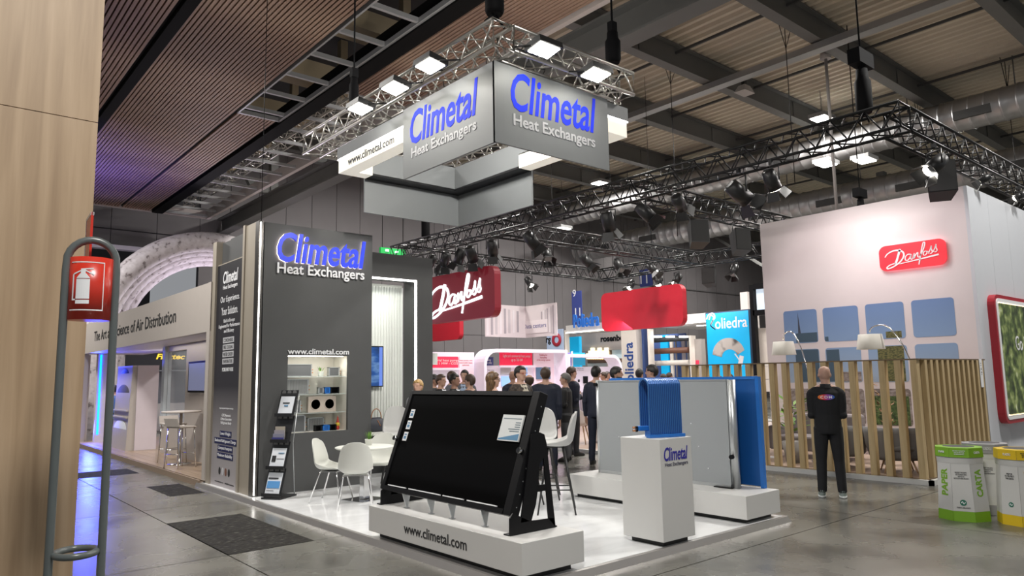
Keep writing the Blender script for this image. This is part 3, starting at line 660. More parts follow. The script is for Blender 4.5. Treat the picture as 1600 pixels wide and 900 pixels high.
# ---- brochure rack
br=thing('brochure_rack','black zigzag brochure rack with four trays beside the display tower','brochure rack',(4.02,9.98,.06),math.radians(32-90))
rk=M('rack_black',(.015,.015,.017),.35)
obj('base',MB().box(-.15,.15,0,.4,0,.025),rk,br)
for k in range(4):
    z0=.05+.36*k; y0=.03+.085*k
    tr_=MB().hexa([(-.145,y0,z0),(.145,y0,z0),(.145,y0+.012,z0),(-.145,y0+.012,z0),(-.145,y0+.12,z0+.36),(.145,y0+.12,z0+.36),(.145,y0+.132,z0+.36),(-.145,y0+.132,z0+.36)])
    tr_.box(-.145,.145,y0-.035,y0+.01,z0-.012,z0); tr_.box(-.145,.145,y0-.04,y0-.033,z0-.012,z0+.035)
    t_=obj('tray',tr_,rk,br)
    for i in range(3): obj('round_cutout',MB().lathe([(.032,0),(.032,.004)],(-.09+.09*i,y0+.105,z0+.325),16,'y'),M('cutout_grey',(.16,.16,.16),.6),t_)
for sx in (-.14,.14):
    obj('upright',MB().tube([(sx,.36,.02),(sx,.3,.75),(sx,.42,1.42)],.007,6),alu,br)
pap=M('paper',(.72,.75,.8),.45); pb1=M('print_blue'); pb2=M('print_skyblue',(.1,.3,.62),.5)
def leaflet(k,label,spec,x0=-.115,x1=.115,hh=.27):
    z0=.05+.36*k; y0=.03+.085*k; s=.12/.36
    def q(m,xa,xb,a,b,c): return m.hexa([(xa,y0-.012+s*a-c,z0+a),(xb,y0-.012+s*a-c,z0+a),(xb,y0-.004+s*a-c,z0+a),(xa,y0-.004+s*a-c,z0+a),(xa,y0-.012+s*b-c,z0+b),(xb,y0-.012+s*b-c,z0+b),(xb,y0-.004+s*b-c,z0+b),(xa,y0-.004+s*b-c,z0+b)])
    l=thing('brochure',label,'brochure',br.location,br.rotation_euler.z); obj('sheets',q(MB(),x0,x1,.006,hh,0),pap,l)
    for (xa,xb,a,b,mt) in spec: obj('print',q(MB(),xa,xb,a,b,.0085),mt,l)
leaflet(3,'white brochure with dark heading in the top tray of the rack',[(-.06,.05,.17,.185,dk),(-.03,.03,.13,.15,pb1),(-.115,.115,.006,.03,navy)])
for i in range(4):
    z0=.05+.72; y0=.03+.17
    tag(obj('leaflet',MB().box(-.13+.01*i,.06,y0-.02+.012*i,y0-.012+.012*i,z0+.002+.0*i,z0+.06+.05*i),[M('leaf_a',(.06,.06,.24),.5),M('leaf_b',(.25,.25,.33),.5),M('leaf_c',(.32,.3,.34),.5),M('leaf_d',(.4,.36,.3),.5)][i]),('small navy leaflet at the front of the rack row','small bluish grey leaflet behind the navy one','small mauve grey leaflet third in the rack row','small beige leaflet at the rear of the rack row')[i],'leaflet')
for o in [q for q in COL.objects if q.name.startswith('leaflet')]: o.location=br.location; o.rotation_euler=br.rotation_euler
leaflet(1,'white brochure with a dark photo in the second lowest tray',[(-.09,-.03,.09,.17,dk),(.0,.09,.2,.21,pb1),(-.115,.115,.006,.03,navy),(-.02,.1,.13,.14,letg)])
leaflet(0,'pale brochure with a wide blue picture in the lowest tray',[(-.1,.1,.1,.19,pb2),(-.1,.06,.22,.235,dk),(-.1,.02,.07,.08,letg)],hh=.3)
# ---- samples in the lit niche  (front y about 10.45, shelf heights)
coil_m=ramp_mat('coil_sample_grey',[(.35,(.11,.115,.12)),(.65,(.27,.28,.29))],rough=.5,metal=.2,kind='wave',scale=14,stretch=(.02,.02,1),bump=.4)
SH={0:.912,1:1.197,2:1.477,3:1.747}
def coil(label,x0,x1,sh,hh,mat,y=10.6,d=.05,ends=alu,ports=True):
    t=thing('coil_sample',label,'heat exchanger',((x0+x1)/2,y,SH[sh])); w=(x1-x0)/2
    obj('fin_core',MB().box(-w+.02,w-.02,-d/2,d/2,.01,hh-.01),coil_m if mat is coil_g else mat,t); obj('end_plate',MB().box(-w,-w+.02,-d/2-.006,d/2+.006,0,hh),ends,t); obj('end_plate',MB().box(w-.02,w,-d/2-.006,d/2+.006,0,hh),ends,t)
    obj('rail',MB().box(-w,w,-d/2-.006,d/2+.006,hh-.012,hh),ends,t); obj('rail',MB().box(-w,w,-d/2-.006,d/2+.006,0,.01),ends,t)
    if ports:
        for z in (.3,.55): obj('pipe_stub',MB().tube([(w,0,hh*z),(w+.03,0,hh*z)],.009,8),copper,t)
    return t
coil('long grey finned coil on the top glass shelf',4.44,4.87,3,.19,coil_g)
pot_plant('tiny green plant in a white cube pot on the top glass shelf',(5.03,10.6,1.747),.05,.1,.08,16)
coil('small framed coil beside the tiny plant on the top shelf',5.15,5.34,3,.14,coil_g)
coil('grey coil with vertical fins on the second glass shelf',4.44,4.82,2,.23,coil_v)
for i,(x0,mt,lab) in enumerate(((4.98,coil_g,'silver'),(5.09,coil_b,'bright blue'),(5.185,coil_k,'black'))):
    coil(f'short {lab} coil sample in the row on the second glass shelf',x0,x0+(.09 if i<2 else .15),2,.1,mt,ports=(i==0),ends=(alu,bluep,blk)[i])
coil('squat light grey coil with pipe ends on the third glass shelf',4.5,4.7,1,.2,coil_g)
fb=thing('fan_plate','beige metal plate with two round fan openings on the third glass shelf','fan unit',(5.06,10.6,1.197)); bg_=M('fan_beige',(.5,.43,.37),.45)
obj('plate',MB().box(-.24,.22,-.03,.04,0,.24),bg_,fb)
for sx in (-.12,.11):
    obj('fan_ring',MB().lathe([(.075,-.036),(.085,-.042),(.09,-.03)],(sx,0,.12),24,'y',caps=False),bg_,fb); obj('fan_opening',MB().lathe([(0,-.033),(.076,-.033)],(sx,0,.12),24,'y'),M('fan_dark',(.07,.072,.07),.6),fb)
coil('tall grey coil standing at the bottom of the lit niche',4.46,4.78,0,.25,coil_g)
coil('dark grey coil at the back of the niche floor',4.86,5.13,0,.2,coil_v,y=10.7)
for i,(x0,mt,lab) in enumerate(((4.9,coil_k,'left black'),(5.03,coil_b,'blue'),(5.145,coil_k,'right black'))):
    coil(('short black coil sample beside the dark grey coil on the niche floor','short blue coil sample between two black ones on the niche floor','short black coil sample beside the coloured figurine on the niche floor')[i],x0,x0+.11,0,.09,mt,y=10.52,ports=False,ends=(blk,bluep,blk)[i])
fg=thing('figurine','red and yellow figurine standing in the lit niche','figurine',(5.32,10.58,.912))
obj('body',MB().lathe([(.02,0),(.03,.03),(.022,.08),(.03,.1),(.018,.13),(.006,.2),(0,.22)],(0,0,0),12),M('fig_red',(.55,.05,.03),.5),fg); obj('scarf',MB().lathe([(.031,.06),(.035,.09),(.028,.11)],(0,0,0),12),M('fig_yellow',(.7,.5,.05),.5),fg)
# ================================================================ HANGING SIGN RING AND LIGHT TRUSS
rx0,rx1,ry0,ry1,zb,zt=4.796,7.027,5.896,9.665,4.225,5.141
zm=4.78; rw=.24; zl=4.965
sgrey=M('sign_grey',(.135,.143,.148),.5,var=.05,scale=2)
sr=thing('hanging_sign','square hanging grey sign ring with blue logo panels and lit white boxes','hanging sign',(0,0,0))
b=MB(); yL,xR,xL2,yR2=7.75,6.6,5.26,7.8
# ring beams (outer/inner faces), dark under gaps
obj('ring_beam',MB().box(rx0,rx0+rw,ry0,yL,zm,zt).box(rx0,rx0+rw,yL,ry1,zl,zt),sgrey,sr); obj('ring_beam',MB().box(rx0+rw,xR,ry0,ry0+rw,zm,zt).box(xR,rx1,ry0,ry0+rw,zl,zt),sgrey,sr)
obj('ring_beam',MB().box(rx1-rw,rx1,yR2,ry1,zm,zt).box(rx1-rw,rx1,ry0+rw,yR2,zl,zt),sgrey,sr); obj('ring_beam',MB().box(xL2,rx1-rw,ry1-rw,ry1,zm,zt).box(rx0+rw,xL2,ry1-rw,ry1,zl,zt),sgrey,sr)
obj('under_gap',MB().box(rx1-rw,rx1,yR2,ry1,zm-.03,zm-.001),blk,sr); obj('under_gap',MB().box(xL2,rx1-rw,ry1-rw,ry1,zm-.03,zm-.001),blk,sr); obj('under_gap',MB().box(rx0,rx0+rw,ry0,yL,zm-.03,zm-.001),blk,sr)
th=.03
fp=obj('logo_panel',MB().box(rx0-th,rx0-.002,ry0-th,yL,zb,zt+.01),sgrey,sr); fp2=obj('logo_panel',MB().box(rx0-th,xR,ry0-th-.001,ry0-.002,zb,zt+.01),sgrey,sr)
obj('plain_panel',MB().box(rx1+.002,rx1+th,yR2,ry1+th,zb,zt),sgrey,sr); obj('plain_panel',MB().box(xL2,rx1+th,ry1+.002,ry1+th,zb,zt),sgrey,sr)
sblue=M('sign_blue',(.012,.03,.72),.6,spec=.15); sgl=M('sign_letter_grey',(.38,.38,.4),.5)
text('Climetal',sblue,fp,(rx0-th,7.58,zb+.40),-Y_,Z_,1.42,.44,.004,bold=.016,shear=.2,spacing=1.0,name='logo_lettering'); text('Heat Exchangers',sgl,fp,(rx0-th,7.55,zb+.19),-Y_,Z_,1.36,.17,.006,bold=.022)
text('Climetal',sblue,fp2,(5.0,ry0-th-.001,zb+.42),X_,Z_,1.38,.46,.004,bold=.016,shear=.2,spacing=1.0,name='logo_lettering'); text('Heat Exchangers',sgl,fp2,(5.03,ry0-th-.001,zb+.2),X_,Z_,1.32,.18,.006,bold=.022)
lbx=M('lightbox_white',(.9,.87,.78),.5,emit=.3,ecol=(1,.93,.8))
l1=obj('light_box',MB().box(rx0+.015,rx0+rw,yL,ry1-.02,zm-.03,zl-.02).box(rx0+rw,xL2,ry1-rw,ry1-.02,zm-.03,zl-.02),lbx,sr); l2=obj('light_box',MB().box(xR,rx1-.015,ry0+.015,ry0+rw,zm-.03,zl-.02).box(rx1-rw,rx1-.015,ry0+rw,yR2,zm-.03,zl-.02),lbx,sr)
obj('light_line',MB().box(rx0+.002,rx0+.03,yL,ry1,zl-.018,zl-.001),led,sr); obj('light_line',MB().box(xR,rx1,ry0+.002,ry0+.03,zl-.018,zl-.001),led,sr)
text('www.climetal.com',M('print_black'),l1,(rx0+.015,9.35,zm+.02),-Y_,Z_,1.3,.115,.003,bold=.02)
for (x,y) in ((rx0+.12,ry0+.3),(rx0+.12,7.4),(rx0+.12,9.3),(6.2,ry0+.12),(6.9,ry0+.12),(rx1-.12,8.6),(5.9,ry1-.12)): obj('hanger',MB().tube([(x,y,zt),(x+.012,y,zt+.1),(x,y,zt+.2)],.008,6),chrome,sr)
# ---- truss
def truss(name,label,p0,p1,s,bay,mat,rc=.024,rb=.011,group=None,up=Z_):
    p0=Vector(p0);p1=Vector(p1);L=(p1-p0).length;d=(p1-p0).normalized(); a=d.cross(up).normalized()
    t=thing(name,label,'truss',p0,0,group); c=[(-s/2,-s/2),(s/2,-s/2),(s/2,s/2),(-s/2,s/2)]
    for (i,j) in c: obj('chord',MB().tube([a*i+up*j,a*i+up*j+d*L],rc,8),mat,t)
    n=max(1,round(L/bay)); bl=L/n
    for k in range(4):
        A=c[k];B=c[(k+1)%4]
        m1=MB().tube([a*A[0]+up*A[1],a*B[0]+up*B[1]+d*bl/2],rb,5).mesh('brace'); m2=MB().tube([a*B[0]+up*B[1]+d*bl/2,a*A[0]+up*A[1]+d*bl],rb,5).mesh('brace')
        for q in range(n):
            for mm in (m1,m2):
                o=obj('brace',mm,mat,t); o.location=d*bl*q
    for f in (0,L): obj('end_frame',MB().tube([a*i+up*j+d*f for i,j in c],rc*.8,6,closed=True),mat,t)
    return t
silver=M('truss_silver',(.62,.6,.56),.28,.9)
TZ=5.415
G='silver trusses above the hanging sign'
truss('box_truss','silver box truss over the sign side with the web address lightbox',(rx0+.02,ry0-.14,TZ),(rx0+.02,10.6,TZ),.29,.42,silver,group=G)
truss('box_truss','silver box truss over the sign side lettered toward the pedestal',(rx0+.165,ry0+.0,TZ),(6.99,ry0+.0,TZ),.29,.42,silver,group=G)
truss('box_truss','silver box truss over the plain back panel of the sign',(rx1-.12,ry0+.15,TZ),(rx1-.12,10.6,TZ),.29,.42,silver,group=G)
truss('box_truss','silver cross truss at the far end over the display tower',(rx0+.17,10.4,TZ),(rx1-.27,10.4,TZ),.29,.42,silver,group=G)
flood=M('flood_glow',(1,.98,.9),.3,emit=30,ecol=(1,.97,.86)); fh=M('flood_housing',(.02,.02,.02),.4)
def floodlight(label,p,out,tgt,power):
    """p lamp centre, out: horizontal outward direction"""
    out=Vector(out).normalized(); t=thing('flood_light',label,'flood light',p,0,'flood lights on the silver truss'); side=out.cross(Z_)
    dn=(-Z_*.97+out*.16).normalized(); v=side.cross(dn).normalized()
    def bx(m,su,v0,v1,d0,d1): return m.hexa([side*-su+v*v0+dn*d0,side*su+v*v0+dn*d0,side*su+v*v1+dn*d0,side*-su+v*v1+dn*d0,side*-su+v*v0+dn*d1,side*su+v*v0+dn*d1,side*su+v*v1+dn*d1,side*-su+v*v1+dn*d1])
    obj('housing',bx(MB(),.17,-.13,.13,-.07,.0),fh,t); obj('lens',bx(MB(),.145,-.105,.105,.0,.008),flood,t)
    obj('yoke',MB().tube([side*.18,side*.18-dn*.1-out*.3,side*-.18-dn*.1-out*.3,side*-.18],.01,6),fh,t)
    pp=Vector(p)+dn*.03; area_light('flood_beam',pp,pp+(-Z_*.9-out*.4),power,.24,(1,.965,.88))
FP=4.2
for px,tg in (((672,103),(5.6,7.2,0)),((617,138),(5.5,8.2,0)),((563,170),(5.2,9.6,0))):
    q=atX(px[0],px[1],rx0-.42); floodlight('black flood light on the truss above the side with the web address',q,(-1,0,0),tg,FP)
for px,tg in (((850,78),(5.6,5.9,0)),((931,117),(6.6,5.9,0))):
    q=atY(px[0],px[1],ry0-.42); floodlight('black flood light on the truss above the side lettered toward the pedestal',q,(0,-1,0),tg,FP)
for q,tg in (((rx0+.36,7.1,5.22),(6.95,8.9,4.5)),((5.6,ry0+.36,5.22),(6.6,9.6,4.5))):
    t=thing('flood_light','black flood light inside the silver truss aimed at the back of the sign ring','flood light',q,0,'flood lights aimed inside the sign ring'); d=(Vector(tg)-Vector(q)).normalized(); sd=d.cross(Z_).normalized(); up=sd.cross(d)
    def ib(a,b,c0,c1): return MB().hexa([sd*-a-up*b+d*c0,sd*a-up*b+d*c0,sd*a+up*b+d*c0,sd*-a+up*b+d*c0,sd*-a-up*b+d*c1,sd*a-up*b+d*c1,sd*a+up*b+d*c1,sd*-a+up*b+d*c1])
    obj('housing',ib(.13,.09,-.06,0),fh,t); obj('lens',ib(.11,.07,0,.006),flood,t); obj('yoke',MB().tube([sd*.14,sd*.14-d*.22+Z_*.08,-sd*.14-d*.22+Z_*.08,-sd*.14],.009,6),fh,t)
    area_light('flood_beam',Vector(q)+d*.03,tg,60,.18,(1,.97,.9))
# hoists and suspension
def hoist(label,p,top,hh=.55,r=.11,grp='chain hoists'):
    t=thing('chain_hoist',label,'hoist',p); km=M('hoist_black',(.008,.008,.009),.7,spec=.1)
    obj('body',MB().lathe([(r*.8,0),(r,.05),(r,hh*.7),(r*.75,hh*.8),(r*.7,hh)],(0,0,0),14),km,t); obj('hook_block',MB().box(-.05,.05,-.04,.04,hh,hh+.14),km,t)
    obj('chain',MB().tube([(0,0,hh+.1),(0,0,top-p[2])],.014,6),km,t); obj('sling',MB().tube([(-.14,0,-.12),(0,0,.02),(.14,0,-.12)],.014,6),km,t); return t
hoist('black chain hoist bag above the front corner of the silver truss',(rx0+.03,ry0+.02,5.72),8.0)
hoist('black hoist box above the truss end near the pedestal',(6.78,ry0,5.69),8.34,.42,.1)
hoist('black chain hoist above the far end of the silver truss',(rx0+.02,9.2,5.7),8.0,.4,.07)
tag(obj('suspension_cable',MB().tube([(4.02,YT+.2,4.05),(4.02,YT+.2,8.0)],.006,6),blk),'thin dark cable rising from the display tower to the soffit','cable')
# ================================================================ RIGHT HAND STAND (red signs, black truss, white wall, fence)
btm=M('truss_black',(.014,.014,.015),.35,.3)
GB='black lighting trusses'; tz=5.655; ts=.4
truss('lighting_truss','long black lighting truss above the slatted fence and red sign',(11.8,4.3,tz),(11.8,19.6,tz),ts,.55,btm,.028,.014,GB)
truss('lighting_truss','black lighting truss running over the white wall corner',(12.02,4.5,tz),(20.6,4.5,tz),ts,.55,btm,.028,.014,GB)
truss('lighting_truss','black cross truss carrying the loudspeakers',(12.02,9.9,tz),(20.76,9.9,tz),ts,.55,btm,.028,.014,GB)
truss('lighting_truss','black cross truss behind the red script sign',(12.02,14.7,tz),(20.76,14.7,tz),ts,.55,btm,.028,.014,GB)
truss('lighting_truss','black cross truss at the far end beside the portal wall',(12.02,19.3,tz),(20.76,19.3,tz),ts,.55,btm,.028,.014,GB)
truss('lighting_truss','far black lighting truss parallel to the fence',(21.0,4.35,tz),(21.0,19.6,tz),ts,.55,btm,.028,.014,GB)
for i,(x,y,lab) in enumerate(((11.8,4.9,'black chain hoist standing over the truss corner by the white wall'),(11.8,13.4,'black chain hoist over the truss behind the plain hanging panel'),(11.8,17.9,'black chain hoist over the truss beside the portal'),(20.9,9.0,'black chain hoist on the far truss'))):
    h=hoist(lab,(x,y,5.88),11.95,.75,.13); obj('motor_box',MB().box(-.26,.26,-.1,.1,.8,1.05),M('hoist_black'),h)
lank=M('lantern_black',(.016,.016,.017),.4); lens_off=M('lens_dark',(.25,.27,.3),.15); lens_on=M('lens_lit',(1,.95,.85),.2,emit=9,ecol=(1,.93,.8))
def lantern(label,x,y,rz,tilt,on=False,sc=1.0,grp='black stage lanterns'):
    t=thing('stage_lantern',label,'stage lantern',(x,y,5.42),rz,grp)
    s=sc; c=Vector((0,0,-.36*s)); d=Vector((0,math.cos(tilt),-math.sin(tilt))); sd=Vector((1,0,0)); up=sd.cross(d)
    obj('clamp',MB().box(-.03,.03,-.03,.03,-.06,.03),lank,t)
    obj('yoke',MB().tube([sd*.15*s+c,sd*.15*s-Z_*.12*s,-sd*.15*s-Z_*.12*s,-sd*.15*s+c],.014*s,6),lank,t)
    obj('body',MB().tube([c-d*.22*s,c-d*.2*s,c-d*.05*s,c+d*.16*s],[.06*s,.11*s,.125*s,.12*s],14),lank,t)
    e=c+d*.165*s; obj('lens',MB().tube([e-d*.004,e+d*.006],.105*s,16),lens_on if on else lens_off,t)
    for (q,ww) in ((up,sd),(-up,sd),(sd,up),(-sd,up)):
        a=e+q*.11*s; bq=a+(d*.8+q*.45)*.19*s; w0=ww*.1*s; w1=ww*.13*s; n=d.cross(ww).normalized()*.004
        obj('barn_door',MB().hexa([a-w0-n,a+w0-n,a+w0+n,a-w0+n,bq-w1-n,bq+w1-n,bq+w1+n,bq-w1+n]),lank,t)
    return t
LR=[  # x,y,rz deg,tilt deg,lit,scale : near truss, then cross trusses, far truss
 ('black stage lantern under the long truss above the red script sign',[(11.8,17.3,40,60,0,1),(11.8,16.6,-20,55,0,1.1),(11.8,15.9,10,65,0,1.15),(11.8,15.35,-60,50,0,1.2),(11.8,14.45,-50,60,0,1.1)]),
 ('black stage lantern under the long truss beyond the loudspeakers',[(11.8,12.9,-120,55,0,1.2),(11.8,10.4,-70,62,0,1.15),(11.8,9.35,-140,48,0,1.1)]),
 ('black stage lantern under the long truss above the slatted fence',[(11.8,8.5,-75,30,1,1),(11.8,7.15,-110,35,0,1.25),(11.8,6.5,-95,55,1,1.0)]),
 ('black stage lantern on the cross truss behind the red script sign',[(13.6,14.7,150,50,0,1),(15.2,14.7,-150,48,0,1.1),(16.6,14.7,170,55,0,1.1),(18.2,14.7,-170,50,1,1)]),
 ('black stage lantern on the cross truss with the loudspeakers',[(17.1,9.9,-60,35,1,1.1),(18.4,9.9,-90,40,1,1.1),(19.6,9.9,-120,60,1,1.0)]),
 ('black stage lantern on the truss running over the white wall',[(12.9,4.5,60,40,1,1),(15.3,4.5,30,30,1,.55),(17.4,4.5,50,30,1,.55)]),
 ('black stage lantern on the far end cross truss',[(13.1,19.3,160,55,0,1),(14.9,19.3,180,55,1,1),(17.0,19.3,180,50,1,1)]),
 ('black stage lantern on the far truss parallel to the fence',[(21,17.6,90,50,1,1),(21,16.3,110,60,1,1),(21,15.5,70,55,1,1.1),(21,13.2,90,60,0,1),(21,11.6,90,50,1,1.1)])]
for lab,L in LR:
    for (x,y,rz,ti,on,sc) in L: lantern(lab,x-(.2 if x in (11.8,21) else 0),y-(0 if x in (11.8,21) else .2),math.radians(rz),math.radians(ti),bool(on),sc,'stage lanterns: '+lab[19:])
def speaker(label,x,y,rz):
    t=thing('loudspeaker',label,'loudspeaker',(x,y,5.42),rz); t.scale=(.82,.82,.82); b=MB(); b.hexa([(-.2,-.2,-.95),(.2,-.2,-.95),(.28,.12,-.8),(-.28,.12,-.8),(-.2,-.32,-.28),(.2,-.32,-.28),(.28,.1,-.12),(-.28,.1,-.12)])
    obj('cabinet',b,lank,t); obj('front_grille',MB().hexa([(-.26,.122,-.78),(.26,.122,-.78),(.26,.13,-.78),(-.26,.13,-.78),(-.26,.102,-.14),(.26,.102,-.14),(.26,.11,-.14),(-.26,.11,-.14)]),M('grille_black',(.02,.02,.02),.8),t); obj('bracket',MB().tube([(-.22,-.1,-.2),(-.22,-.1,0),(.22,-.1,0),(.22,-.1,-.2)],.015,6),lank,t)
speaker('black loudspeaker hanging on the cross truss nearer the long truss',14.2,9.9,math.radians(150)); speaker('black loudspeaker hanging on the cross truss farther along',16.0,9.9,math.radians(160)); speaker('black loudspeaker hanging from the truss over the white wall',13.7,4.5,math.radians(120)); speaker('upright black loudspeaker on the far truss above the plain red panel',21.0,14.3,math.radians(100))
# ---- red hanging signs
rdeep=M('sign_red_dark',(.17,.008,.018),.4,emit=.12,ecol=(.5,.01,.03)); redf=M('sign_red',(.55,.012,.03),.45); whg=M('sign_white_glow',(.85,.95,1),.4,emit=1.6,ecol=(.85,.96,1))
STROKES=[([(0,2.75),(.5,3.45),(1.5,3.95),(2.5,4.0),(2.95,3.7)],(.15,.42)),([(2.95,4.25),(2.6,3.0),(2.2,1.8),(1.85,.95)],(.42,.4)),([(2.7,3.95),(3.35,3.6),(3.6,2.8),(3.2,1.85),(2.3,.95),(1.2,.35),(.4,.15),(.25,.45),(.8,.9),(1.9,1.2)],(.32,.22)),
 ([(4.85,2.75),(4.3,2.8),(3.85,2.3),(3.8,1.7),(4.15,1.5),(4.6,1.95),(4.95,2.7),(4.75,1.9),(4.95,1.6),(5.2,1.9)],.19),([(5.2,1.7),(5.5,2.85),(5.4,1.75),(5.75,2.5),(6.15,2.95),(6.1,2.1),(6.3,1.85)],.19),
 ([(6.3,1.85),(6.85,2.7),(7.35,3.9),(7.55,4.8),(7.3,4.95),(7.0,4.0),(6.7,2.6),(6.35,1.0),(6.2,.3)],.2),([(7.75,2.95),(7.4,3.0),(7.15,2.6),(7.2,2.2),(7.5,2.2),(7.8,2.6),(7.75,2.95),(8.1,2.8)],.17),
 ([(8.0,2.4),(8.4,3.2),(8.65,4.0),(8.6,3.3),(8.75,2.7),(8.5,2.35),(8.25,2.45)],.17),([(8.85,2.6),(9.25,3.4),(9.5,4.2),(9.45,3.5),(9.6,2.9),(9.35,2.55),(9.1,2.65)],.17),([(2.6,.95),(5,1.25),(7.5,1.6),(9.8,1.95)],(.16,.36))]
def script(parent,mat,O,u,w,h,depth):
    b=MB()
    for pts,wd in STROKES: stroke(b,pts,wd,O,u,Z_,depth,w/10,h/5)
    obj('script_lettering',b,mat,parent)
def red_sign(label,x,y0,y1,z0,z1,mat,grp=None,top=5.46):
    t=thing('hanging_red_sign',label,'sign',(0,0,0),0,grp); yc,zc=(y0+y1)/2,(z0+z1)/2
    obj('panel',MB().prism(rrect(y1-y0,z1-z0,.24),((x,yc,zc),-Y_,Z_),-.22),mat,t)
    for f in (.35,.85): obj('hanging_wire',MB().tube([(x+.1,y0+(y1-y0)*f,z1-.01),(x+.1,y0+(y1-y0)*f,top)],.008,5),blk,t)
    return t
s=red_sign('dark red hanging sign with glowing white script lettering',11.95,14.82,18.15,3.3,4.69,rdeep); script(s,whg,(11.95,17.85,3.42),-Y_,2.55,1.15,.03)
red_sign('plain bright red hanging panel above the people',19,13.98,17.5,3.24,4.6,redf,top=11.99); red_sign('bright red hanging panel partly behind the portal wall',19,26.1,28.6,3.42,4.78,redf,top=11.99)
# ---- white wall with printed window squares
WX,WY,WH=14.75,4.43,5.05
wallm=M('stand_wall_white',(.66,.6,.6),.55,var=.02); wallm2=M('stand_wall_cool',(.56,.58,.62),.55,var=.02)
tw2=thing('white_stand_wall','tall white stand wall with rows of printed window squares and a red logo','stand wall',(WX,WY,0))
obj('front_panel',MB().box(0,.1,.06,4.2,.02,WH),wallm,tw2)
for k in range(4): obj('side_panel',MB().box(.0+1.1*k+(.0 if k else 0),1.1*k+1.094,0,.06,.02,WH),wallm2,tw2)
lg=obj('logo_plate',MB().prism(rrect(1.21,.5,.13,cx=0,cy=0),((-.05,1.01,3.88),-Y_,Z_),.02),M('logo_red',(.75,.02,.035),.4,emit=.2,ecol=(.9,.03,.06)),tw2); script(lg,letw,(-.07,1.5,3.66),-Y_,.98,.44,.012)
halo=M('logo_halo',(1,.85,.95),.5,emit=5,ecol=(1,.8,.93)); obj('halo_strip',MB().box(-.03,-.005,.5,1.52,3.68,3.72).box(-.03,-.005,.5,1.52,4.04,4.08),halo,tw2)
skyp=vgrad('print_sky',[(0,(.36,.43,.5)),(.5,(.22,.33,.5)),(1,(.13,.22,.42))],1.2,3.1); 
cityp=ramp_mat('print_city',[(.3,(.1,.08,.07)),(.5,(.24,.2,.18)),(.7,(.36,.33,.32))],rough=.6,scale=9,stretch=(1,1,2)); treep=ramp_mat('print_foliage',[(.35,(.015,.03,.01)),(.55,(.07,.12,.03)),(.75,(.2,.25,.1))],rough=.6,scale=16); towerp=ramp_mat('print_tower',[(.4,(.05,.09,.13)),(.6,(.12,.2,.27))],rough=.5,kind='wave',scale=14,stretch=(0,0,1)); spirep=M('print_spire',(.05,.06,.09),.6); goldp=ramp_mat('print_tower_green',[(.35,(.03,.04,.012)),(.6,(.16,.15,.05))],rough=.6,scale=22,stretch=(1,1,2))
cols=[(7.435,8.19),(6.57,7.303),(5.693,6.426),(4.815,5.553)]; rows=[(2.31,3.02),(1.47,2.18),(.63,1.34)]
for ci,(ya,yb) in enumerate(cols):
    for ri,(za,zb_) in enumerate(rows):
        w_=yb-ya; h_=zb_-za; yc=(ya+yb)/2-WY; zc=(za+zb_)/2
        p=obj('window_print',MB().prism(rrect(w_,h_,.06,4),((-.002,yc,zc),-Y_,Z_),.003),skyp if ri<2 else cityp,tw2)
        def pr(u0,u1,v0,v1,mt): obj('print',MB().box(-.0065,-.005,yc+w_/2-u1*w_,yc+w_/2-u0*w_,za+v0*h_,za+v1*h_),mt,p)
        if (ci,ri)==(0,0): pr(.35,.98,.02,.3,towerp); obj('print',MB().add([(-.0055,yc+w_/2-.42*w_,za+.3*h_),(-.0055,yc+w_/2-.5*w_,za+.3*h_),(-.0055,yc+w_/2-.44*w_,za+.95*h_)],[(0,1,2)]),spirep,p)
        if (ci,ri)==(1,0): pr(.02,.12,.02,.15,towerp)
        if (ci,ri)==(0,1): pr(.3,.98,.02,.98,towerp)
        if (ci,ri)==(1,1): pr(.03,.4,.02,.95,towerp); pr(.4,.97,.02,.3,cityp)
        if (ci,ri)==(2,0): pr(.5,.9,.02,.2,goldp)
        if (ci,ri)==(2,1): pr(.25,.92,.02,.98,goldp)
        if (ci,ri)==(3,1): pr(.02,.6,.02,.12,cityp); pr(.1,.3,.12,.3,spirep)
        if ri==2 and ci>1: pr(.05,.95,.02,.8,treep)
# lit picture on the cool side face
fr=thing('picture_light_box','red framed light box picture of green foliage on the white wall side','light box',(WX,WY,0))
x0=.48; obj('frame',MB().prism(rrect(2.8,2.36,.2),((x0+1.4,-.001,1.88),X_,Z_),.12),M('frame_red',(.36,.012,.025),.4),fr)
obj('inner_lip',MB().prism(rrect(2.66,2.22,.14),((x0+1.4,-.121,1.88),X_,Z_),.01),whp,fr)
fol=ramp_mat('print_foliage_lit',[(.34,(.012,.018,.008)),(.5,(.06,.09,.025)),(.64,(.2,.24,.08)),(.8,(.6,.62,.45))],rough=.5,scale=5,detail=12)
nt=fol.node_tree; nt.links.new([n for n in nt.nodes if n.type=='VALTORGB'][0].outputs[0],nt.nodes['Principled BSDF'].inputs['Emission Color']); nt.nodes['Principled BSDF'].inputs['Emission Strength'].default_value=.3
pc=obj('picture',MB().prism(rrect(2.5,2.06,.06),((x0+1.42,-.131,1.88),X_,Z_),.006),fol,fr); text('Go beyond',letw,pc,(x0+.94,-.138,1.95),X_,Z_,1.5,.36,.004)
obj('light_edge',MB().box(x0+.16,x0+2.68,-.137,-.131,.845,.865).box(x0+.16,x0+2.68,-.137,-.131,2.9,2.915),M('edge_warm',(1,.8,.6),.5,emit=2.5,ecol=(1,.75,.5)),fr)
